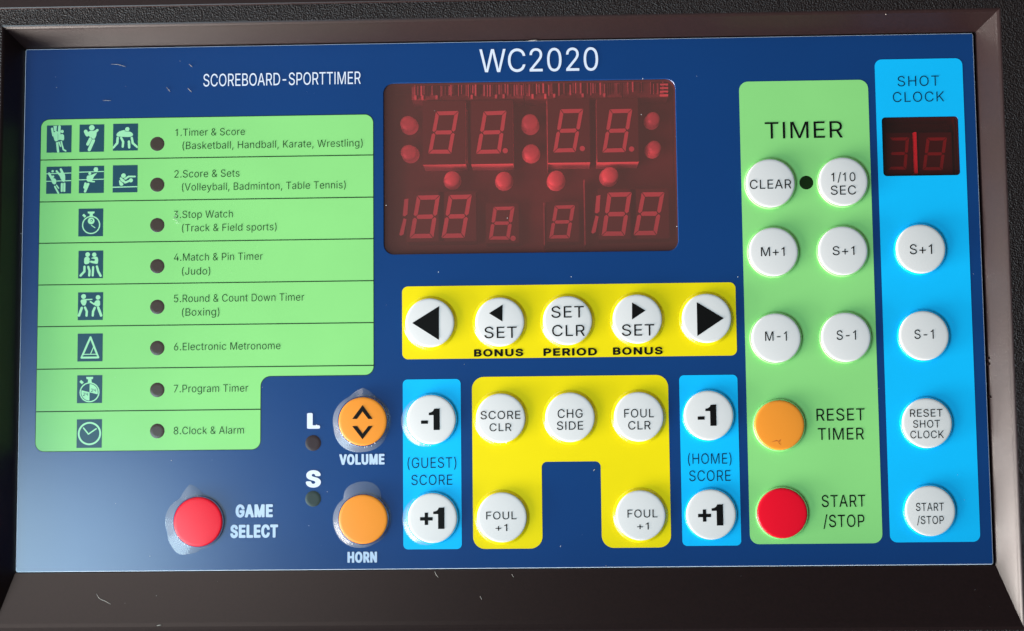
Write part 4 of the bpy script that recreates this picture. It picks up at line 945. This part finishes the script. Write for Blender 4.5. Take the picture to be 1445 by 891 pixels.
button(706.6, 590.3, "white", "yellow", Wt % "SCORE CLR", [("SCORE", (678, 734.3, 580.3, 591.7)), ("CLR", (690.7, 721.6, 597.8, 608.7))])
button(804.5, 589, "white", "yellow", Wt % "CHG SIDE", [("CHG", (786.8, 822, 577.8, 590)), ("SIDE", (785.7, 822.8, 595, 606.8))])
button(901.6, 588.3, "white", "yellow", Wt % "FOUL CLR", [("FOUL", (880.7, 922.6, 577.5, 589.4)), ("CLR", (886.4, 918, 594.6, 606.4))])
button(708.4, 730.3, "white", "yellow", "white push button reading FOUL +1 on the guest side", [("FOUL", (686, 728.6, 722.3, 733.2)), ("+1", (699.3, 715.7, 739.8, 749.8))])
button(904.2, 727.5, "white", "yellow", "white push button reading FOUL +1 on the home side", [("FOUL", (885.4, 927.6, 719.4, 730.6)), ("+1", (899, 915.3, 737.6, 747.6))])

button(1087.2, 258.6, "white", "green", Wt % "CLEAR", [("CLEAR", (1058, 1116.6, 253.8, 266.6))], steep=True)
button(1190, 256.4, "white", "green", Wt % "1/10 SEC", [("1/10", (1173, 1207, 243.8, 256.2)), ("SEC", (1172.2, 1207.8, 262.2, 275))], steep=True)
button(1091.5, 355.5, "white", "green", Wt % "M+1", [("M+1", (1073.7, 1107, 349, 361.6))], steep=True)
button(1189.6, 354, "white", "green", "white push button reading S+1 in the timer field", [("S+1", (1174.8, 1205.6, 347.8, 360.2))], steep=True)
button(1095.3, 477.1, "white", "green", Wt % "M-1", [("M-1", (1079.6, 1110.2, 468, 481.2))], steep=True)
button(1193.8, 476, "white", "green", "white push button reading S-1 in the timer field", [("S-1", (1180.4, 1207.8, 466.5, 479.8))], steep=True)
button(1100.2, 600, "orange", "green", "orange push button beside RESET TIMER", steep=True)
button(1104.1, 724.4, "red", "green", "red push button beside START /STOP", steep=True)
button(1299.4, 351.4, "white", "cyan", "white push button reading S+1 under the shot clock display", [("S+1", (1283.7, 1315.2, 345, 358.9))], steep=True)
button(1304, 473.8, "white", "cyan", "white push button reading S-1 in the shot clock field", [("S-1", (1290.2, 1317.4, 465.4, 478.4))], steep=True)
button(1308.4, 597.3, "white", "cyan", Wt % "RESET SHOT CLOCK", [("RESET", (1284, 1330, 577.8, 588.4)), ("SHOT", (1288.4, 1326.2, 593.2, 603.8)), ("CLOCK", (1284.5, 1331.6, 608.1, 618.7))], steep=True)
button(1312.8, 721.2, "white", "cyan", "white push button reading START /STOP in the shot clock field", [("START", (1292.4, 1331.7, 710, 721.2)), ("/STOP", (1294, 1331.7, 728.5, 739.8))], steep=True)

k3 = lambda pts: [(200 + x / 3.3, 540 + y / 3.3) for x, y in pts]
button(511.8, 594.8, "orange", "blue", "orange push button with up and down chevrons above VOLUME", r=8.5, steep=True,
       arrows=[k3([(980, 170), (1028, 105), (1075, 170), (1055, 170), (1028, 135), (1002, 170)]),
               k3([(980, 203), (1003, 203), (1028, 238), (1055, 203), (1075, 203), (1028, 265)])],
       film=([(90, 28, 2.2, 1.0), (180, 90, 1.0, 2), (262, 70, 1.3, 2)], dict(rmin=9.6)))
button(512.4, 733, "orange", "blue", "plain orange push button above HORN", r=8.55, steep=True,
       film=([(92, 42, 3.6, 3), (200, 95, 1.2, 2)], dict(rmin=9.5)))
button(279.4, 736.6, "red", "blue", "red push button beside GAME SELECT", r=8.6, steep=True,
       film=([(104, 24, 3.3, 0.9), (150, 70, 1.2, 2), (238, 40, 2.8, 1.4), (195, 60, 1.2, 2)], dict(rmin=9.7)))

def torn_edge(x, y, a0, a1, parent, n=9, r=8.75):
    """crumbs of torn protective film along a button's lower edge"""
    cx, cy = U(x, y, ZB)
    rng = random.Random(int(x))
    mb = MB()
    for k in range(n):
        a = math.radians(a0 + (a1 - a0) * (k + rng.uniform(0.1, 0.9)) / n)
        rr = r + rng.uniform(-0.1, 0.45)
        qx, qy, q = cx + rr * math.cos(a), cy + rr * math.sin(a), rng.uniform(0.12, 0.3)
        base = [(qx + q * rng.uniform(0.5, 1.4) * math.cos(j * 1.57 + a), qy + q * rng.uniform(0.5, 1.4) * math.sin(j * 1.57 + a), 0.95) for j in range(4)]
        for j in range(4):
            mb.face([base[j], base[(j + 1) % 4], (qx, qy, 1.25)])
    mb.build("torn_film", ["torn"], parent)


BTN = {o['label']: o for o in console.children if o.name.startswith("push_button")}
torn_edge(511.8, 594.8, 205, 300, BTN["orange push button with up and down chevrons above VOLUME"], 13, 8.7)
torn_edge(608.4, 592.3, 195, 275, BTN["white push button reading -1 above GUEST SCORE"], 9)
torn_edge(706.6, 590.3, 240, 285, BTN["white push button reading SCORE CLR"], 5)
torn_edge(279.4, 736.6, 205, 250, BTN["red push button beside GAME SELECT"], 6)
mb = MB()
for q in ([(1088, 624), (1096, 621), (1102, 624), (1096, 622.8)], [(1099, 622), (1104, 618), (1101, 623)], [(1098, 623), (1103, 629), (1099, 626)]):
    mb.flat([U(*c, ZB + 0.12) for c in q], ZB + 0.1)
mb.build("crack", ["crack"], BTN["orange push button beside RESET TIMER"])
mb = MB()
for (xa, ya, xb, yb_) in ((243, 304, 251, 310), (243, 309, 255, 314), (245, 314, 256, 316), (247, 299, 253, 305)):
    a, b = U(xa, ya), U(xb, yb_)
    n_ = Vector((-(b[1] - a[1]), b[0] - a[0])).normalized() * 0.16
    m_ = ((a[0] + b[0]) / 2, (a[1] + b[1]) / 2)
    mb.face([(a[0], a[1], 0.16), (m_[0] - n_.x, m_[1] - n_.y, 0.16), (m_[0], m_[1], 0.36)])
    mb.face([(m_[0] - n_.x, m_[1] - n_.y, 0.16), (b[0], b[1], 0.16), (m_[0], m_[1], 0.36)])
    mb.face([(b[0], b[1], 0.16), (m_[0] + n_.x, m_[1] + n_.y, 0.16), (m_[0], m_[1], 0.36)])
    mb.face([(m_[0] + n_.x, m_[1] + n_.y, 0.16), (a[0], a[1], 0.16), (m_[0], m_[1], 0.36)])
mb.build("film_crease", ["film"], modes)

# ---- main display window
disp = bpy.data.objects.new("display_window", None)
C.objects.link(disp)
disp.parent = console
disp['label'] = "dark red display window with unlit digits behind it"
dx0, dy0, dx1, dy1 = DISP
mb = MB()
o = rrect(DISP, 3.6)
mb.grid([[(*q, -0.3) for q in o], [(*q, -15.0) for q in o]], mi=1, smooth=False)
mb.face([(dx0 - 1, dy0 - 1, -15), (dx1 + 1, dy0 - 1, -15), (dx1 + 1, dy1 + 1, -15), (dx0 - 1, dy1 + 1, -15)])
mb.build("circuit_board", ["board", "component2"], disp)
sheet("filter_pane", [rrect((dx0 - 0.25, dy0 - 0.25, dx1 + 0.25, dy1 + 0.25), 3.6)], -0.45, "filter", disp)

ZD = -2.6


def seg_pts(tl, tr, br, bl, which, w=0.16, gap=0.012):
    """segment outline in the unit cell (u right, v down, aspect from the corners), mapped bilinearly"""
    hw = w
    vw = w * 0.58                                  # vertical fraction of the same stroke width
    G = gap
    S_ = {'a': [(G * 2, 0), (1 - G * 2, 0), (1 - hw - G, vw), (hw + G, vw)],
          'd': [(hw + G, 1 - vw), (1 - hw - G, 1 - vw), (1 - G * 2, 1), (G * 2, 1)],
          'f': [(0, G), (hw, vw + G), (hw, 0.5 - vw / 2 - G / 2), (hw * 0.45, 0.5 - G), (0, 0.5 - vw / 2)],
          'b': [(1, G), (1, 0.5 - vw / 2), (1 - hw * 0.45, 0.5 - G), (1 - hw, 0.5 - vw / 2 - G / 2), (1 - hw, vw + G)],
          'e': [(0, 1 - G), (0, 0.5 + vw / 2), (hw * 0.45, 0.5 + G), (hw, 0.5 + vw / 2 + G / 2), (hw, 1 - vw - G)],
          'c': [(1, 1 - G), (1 - hw, 1 - vw - G), (1 - hw, 0.5 + vw / 2 + G / 2), (1 - hw * 0.45, 0.5 + G), (1, 0.5 + vw / 2)],
          'g': [(hw * 0.75, 0.5), (hw * 1.15, 0.5 - vw / 2), (1 - hw * 1.15, 0.5 - vw / 2), (1 - hw * 0.75, 0.5), (1 - hw * 1.15, 0.5 + vw / 2), (hw * 1.15, 0.5 + vw / 2)]}
    out = []
    for (u, v) in S_[which]:
        t = Vector(tl) * (1 - u) + Vector(tr) * u
        b = Vector(bl) * (1 - u) + Vector(br) * u
        out.append(tuple(t * (1 - v) + b * v))
    return out


r4 = lambda x, y: (500 + x / 2.62, 40 + y / 2.62)


def digit_module(corners, dot=None, segs="abcdefg", body=None, z=ZD, parent=None, scale=r4, seg_mat="segment", base=-14.9, w=0.16, extra=()):
    mb = MB()
    pts = [scale(*c) for c in corners]
    if body:
        bx0, by0, bx1, by1 = body
        x0, y1 = U(*scale(bx0, by0), z)
        x1, y0 = U(*scale(bx1, by1), z)
    else:
        q = [U(*c, z) for c in pts]
        x0, x1 = min(c[0] for c in q) - 1.0, max(c[0] for c in q) + 1.4
        y0, y1 = min(c[1] for c in q) - 1.2, max(c[1] for c in q) + 1.2
    mb.box(x0, y0, x1, y1, base, z, 2, top=0)
    if not body:
        for k in range(len(mb.mi)):
            mb.mi[k] = 3
    for s in segs:
        mb.flat([U(*c, z + 0.08) for c in seg_pts(*pts, s, w=w)], z + 0.08, 1)
    if dot:
        cx, cy = U(*scale(*dot), z + 0.08)
        mb.flat(circle(cx, cy, 0.95, 20), z + 0.08, 1)
    for e in extra:
        mb.flat([U(*scale(*c), z + 0.08) for c in e], z + 0.08, 1)
    return mb.build("digit_module", ["face", seg_mat, "side", "low_face"], parent or disp, weld=False)


digit_module([(302, 308), (386, 306), (358, 464), (273, 464)], None, body=(252, 270, 412, 503))
digit_module([(478, 308), (563, 305), (541, 463), (450, 465)], (558, 453), body=(430, 268, 588, 501))
digit_module([(762, 300), (847, 298), (818, 458), (735, 460)], (843, 445), body=(713, 262, 872, 496))
digit_module([(944, 300), (1028, 298), (1002, 458), (917, 460)], (1025, 447), body=(894, 260, 1052, 494))
ONE = lambda x0, y0, x1, y1: [(x0 - 8, y0), (x0 + 9, y0), (x1 + 11, y1), (x1 - 9, y1)]


def one(x0, y0, x1, y1):
    xm, ym = (x0 + x1) / 2, (y0 + y1) / 2
    return [[(x0 - 7, y0 + 3), (x0 + 8, y0), (xm + 13, ym - 10), (xm + 4, ym - 3), (xm - 4, ym - 6)],
            [(xm - 1, ym + 4), (xm + 10, ym + 8), (x1 + 8, y1 - 6), (x1 - 2, y1), (x1 - 8, y1 - 4)]]


digit_module([(232, 619), (317, 617), (292, 776), (204, 777)], None, z=-4.5, extra=one(192, 630, 174, 768), w=0.175)
digit_module([(350, 617), (435, 615), (407, 775), (322, 776)], None, z=-4.5, w=0.175)
digit_module([(515, 661), (593, 659), (573, 782), (497, 782)], (587, 777), z=-6.0, w=0.175)
digit_module([(741, 656), (816, 654), (796, 777), (720, 778)], None, z=-6.0, w=0.175)
digit_module([(937, 608), (1026, 606), (1000, 768), (914, 768)], None, z=-4.5, extra=one(902, 617, 884, 760), w=0.175)
digit_module([(1063, 607), (1147, 606), (1118, 765), (1032, 766)], None, z=-4.5, w=0.175)


def signal_lamp(x, y, r, z0=-8.5, h=3.2, lean=(0, 0)):
    r *= 1.1
    lean = (lean[0] * 0.7, lean[1] * 0.7)
    """a domed lamp standing on the board, leaning a little"""
    cx, cy = U(*r4(x, y), z0 + h)
    mb = MB()
    prof = [(1.12, 0), (1.12, 0.12), (1.0, 0.12), (1.0, 0.66)] + [(math.cos(a), 0.66 + 0.34 * math.sin(a)) for a in (0.25, 0.55, 0.85, 1.15, 1.4)]
    rings = []
    for rr, t in prof:
        ox, oy = lean[0] * (t - 1), lean[1] * (t - 1)
        rings.append([(*q, z0 + h * t) for q in circle(cx + ox, cy + oy, rr * r, 28)])
    i0 = mb.grid(rings)
    mb.cap(i0, len(rings) - 1, 28)
    mb.build("signal_lamp", ["lamp"], disp)


for x, y, r, ln in ((195, 348, 2.6, (-1.0, 1.2)), (197, 456, 2.6, (-1.2, 0.8)), (648, 341, 2.7, (-0.3, 2.0)), (653, 455, 2.7, (0, 0.8)),
                    (1107, 330, 2.3, (1.0, 1.5)), (1112, 436, 2.3, (1.2, 1.6)), (361, 553, 2.6, (0, 1.0)), (553, 557, 2.7, (0, 0.8)),
                    (747, 552, 2.75, (0.2, 1.5)), (948, 540, 2.75, (1.0, 1.0))):
    signal_lamp(x, y, r, lean=ln)

mb = MB()
rng = random.Random(3)
sl = lambda x, y: y - (x - 212) * 0.012
for xa, xb, mi in ((212, 320, 0), (322, 560, 3), (560, 625, 0), (628, 905, 3), (905, 990, 0), (992, 1160, 3)):
    a, b = U(*r4(xa, sl(xa, 205)), -5), U(*r4(xb, sl(xa, 264)), -5)
    mb.box(a[0], b[1], b[0], a[1], -15, -5, mi)
x = 224.0
while x < 1150:
    w = rng.choice((2, 3, 3, 4, 5, 6, 8))
    if not (960 < x < 1090 and rng.random() < 0.7):
        ya, yb_ = sl(x, 206 + rng.uniform(0, 12)), sl(x, 258 - rng.uniform(0, 14))
        a, b = U(*r4(x, ya), -4.8), U(*r4(x + w * 0.8, yb_), -4.8)
        h = rng.uniform(0.2, 1.4)
        mb.box(a[0], b[1], b[0], a[1], -4.99, -4.9 + h, rng.choice((1, 1, 1, 0, 2)) if rng.random() < 0.8 else 2)
    x += w + rng.uniform(1.0, 4.0)
for x in (222, 248, 300, 430, 520, 548, 655, 702, 735, 840, 920):
    a, b = U(*r4(x, sl(x, 250)), -4), U(*r4(x + 8, sl(x, 264)), -4)
    mb.box(a[0], b[1], b[0], a[1], -4.98, -3.6, 2)
for k in range(4):
    a, b = U(*r4(1130, 206 + k * 13), -3.8), U(*r4(1160, 211 + k * 13), -3.8)
    mb.box(a[0], b[1], b[0], a[1], -4.98, -3.6, 2)
mb.build("component_strip", ["component", "component2", "side", "component3"], disp, "row of pins and small parts along the top of the display")
for (xa, ya, xb, yb_) in ((710, 268, 714, 520), (895, 262, 898, 500), (699, 645, 703, 802), (848, 560, 852, 800), (414, 300, 416, 500)):
    a, b = U(*r4(xa, ya), -5), U(*r4(xb, yb_), -5)
    mb = MB()
    mb.box(a[0], b[1], a[0] + 0.32, a[1], -15, -5)
    mb.build("pale_strip", ["component"], disp)  # added pale strips; two of them imitate left sides of digit modules

# ---- shot clock display
sd = bpy.data.objects.new("shot_clock_display", None)
C.objects.link(sd)
sd.parent = console
sd['label'] = "small dark display window with two dim red digits and the red side of a digit block between"
o = rrect(SHOT, 1.3)
mb = MB()
mb.grid([[(*q, -0.3) for q in o], [(*q, -12.0) for q in o]], mi=1, smooth=False)
mb.face([(SHOT[0] - 1, SHOT[1] - 1, -12), (SHOT[2] + 1, SHOT[1] - 1, -12), (SHOT[2] + 1, SHOT[3] + 1, -12), (SHOT[0] - 1, SHOT[3] + 1, -12)])
mb.build("circuit_board", ["component2", "component2"], sd)
sheet("filter_pane", [rrect((SHOT[0] - 0.2, SHOT[1] - 0.2, SHOT[2] + 0.2, SHOT[3] + 0.2), 1.3)], -0.45, "dark_filter", sd)
rs = lambda x, y: (1225 + x / 4.6875, 75 + y / 4.6875)
M['shot_face'] = mat("shot_digit_face", (0.05, 0.04, 0.038), rough=0.5)
for o_ in (digit_module([(140, 560), (272, 558), (252, 772), (128, 772)], None, "abcdg", z=-5.0, parent=sd, scale=rs, seg_mat="dim_segment", body=(108, 530, 296, 800), base=-11.9),
           digit_module([(388, 560), (522, 558), (492, 776), (360, 776)], None, z=-5.0, parent=sd, scale=rs, seg_mat="dim_segment", body=(330, 528, 560, 800), base=-11.9)):
    o_.data.materials[0] = M['shot_face']
    o_.data.materials[2] = M['shot_face']
mb = MB()
a, b = U(*rs(301, 524), -4), U(*rs(329, 796), -4)
mb.box(a[0], b[1], b[0], a[1], -11.9, -4)
mb.build("bright_module_side", ["bar"], sd)  # separate box standing in for a module's bright side

# ================================================================== lint and dust lying on the console

def wall_z(y):
    """height of the lower sloping wall at y"""
    t = (-py1 - 0.3 - y) / (-py1 - 0.3 - YB)
    return max(-1.5, min(H, -0.5 + t / 0.87 * 7.1))


def surf(px_, py_):
    x, y = U(px_, py_)
    if y > py0:
        if y > py1 + 7:
            return (*U(px_, py_, H), H)
        return x, y, 0.1
    z = 2.0
    for _ in range(12):
        x, y = U(px_, py_, z)
        z = 0.6 * z + 0.4 * wall_z(y)
    return x, y, z


def fibre(pts, r, label):
    P = []
    q = [Vector(surf(*p)) for p in pts]
    for k in range(len(q) - 1):
        for t in (0, 0.25, 0.5, 0.75):
            P.append(q[k].lerp(q[k + 1], t))
    P.append(q[-1])
    for _ in range(2):
        P = [P[0]] + [(P[k - 1] + P[k] * 2 + P[k + 1]) / 4 for k in range(1, len(P) - 1)] + [P[-1]]
    rings = []
    for k, c in enumerate(P):
        d = (P[min(k + 1, len(P) - 1)] - P[max(k - 1, 0)]).normalized()
        n = Vector((-d.y, d.x, 0)).normalized()
        u = Vector((0, 0, 1))
        rr = 0.75 * r * (0.6 + 0.4 * math.sin(math.pi * (k + 0.5) / len(P)))
        rings.append([tuple(c + u * (r + 0.05) + (n * math.cos(a) + u * math.sin(a)) * rr) for a in [j * math.pi / 3 for j in range(6)]])
    mb = MB()
    i0 = mb.grid(rings)
    mb.cap(i0, 0, 6)
    mb.cap(i0, len(rings) - 1, 6)
    o = mb.build("lint_fibre", ["lint"])
    c = P[len(P) // 2]
    o.data.transform(Matrix.Translation(-V(*c)))
    o.location = V(*c)
    o['label'] = label
    o['category'] = "lint"
    o['group'] = "bits of lint on the console"


fibre([(157, 91), (168, 91.5), (178, 95)], 0.09, "long pale hair on the blue panel above the green mode list")
fibre([(267, 91), (271.5, 95)], 0.09, "short pale fibre just above the S of the SCOREBOARD title")
fibre([(235, 123.5), (240.5, 130)], 0.09, "pale fibre to the left of a second one, below the SCOREBOARD title")
fibre([(265, 124.5), (270.5, 130.5)], 0.11, "bright fibre just under the first letter of the SCOREBOARD title")
fibre([(145, 142), (157, 142.6)], 0.09, "straight brownish fibre closest above the green mode list")
fibre([(136.5, 838), (140, 845), (149, 848.5), (156.5, 853)], 0.14, "curled tan hair on the dark sloping lip under the panel")
fibre([(221, 883), (228, 882)], 0.22, "thick pale crumb of lint at the lower edge of the dark sloping lip")
fibre([(613.8, 806.5), (615, 811), (618.6, 815)], 0.13, "bright fibre on the dark lip below the guest score keys")
fibre([(722, 810), (725, 815)], 0.09, "dim fibre on the dark lip below the left FOUL +1 button")
fibre([(677.5, 841.5), (680, 846.5)], 0.11, "short slanted fibre low on the dark lip, between two others")
fibre([(1247, 24.5), (1250, 20.5)], 0.16, "pale fibre on the dark textured rim above the shot clock field")
fibre([(837.5, 665), (839.5, 662)], 0.16, "white fleck inside the notch of the yellow arch field")
fibre([(744, 58.5), (752, 57.5), (758, 57.2)], 0.16, "white flake on the panel's upper edge above the W of WC2020")

mb = MB()
rng = random.Random(11)
specks = [(79, 109), (80, 124), (221, 841), (791, 771), (447, 600), (242, 650), (212, 785), (462, 694), (436, 742), (619, 384), (907, 111.5),
          (545, 290), (716, 308), (955, 320), (905, 162), (806, 391), (855, 799), (1041, 391), (30, 330)]
specks += [(rng.uniform(40, 1400), rng.uniform(75, 860)) for _ in range(60)]
for k, (sx, sy) in enumerate(specks):
    x, y, z = surf(sx, sy)
    r = rng.uniform(0.10, 0.2) if k < 19 else rng.uniform(0.04, 0.085)
    z += 0.12
    n = 5
    an = rng.uniform(0, 6)
    base = [(x + r * rng.uniform(0.6, 1.4) * math.cos(an + j * 2 * math.pi / n), y + r * rng.uniform(0.6, 1.4) * math.sin(an + j * 2 * math.pi / n), z) for j in range(n)]
    for j in range(n):
        mb.face([base[j], base[(j + 1) % n], (x, y, z + r * 0.7)])
du = mb.build("dust", ["dust"])
du['kind'] = "stuff"
du['label'] = "pale dust specks scattered over the panel and dark lip"
du['category'] = "dust"
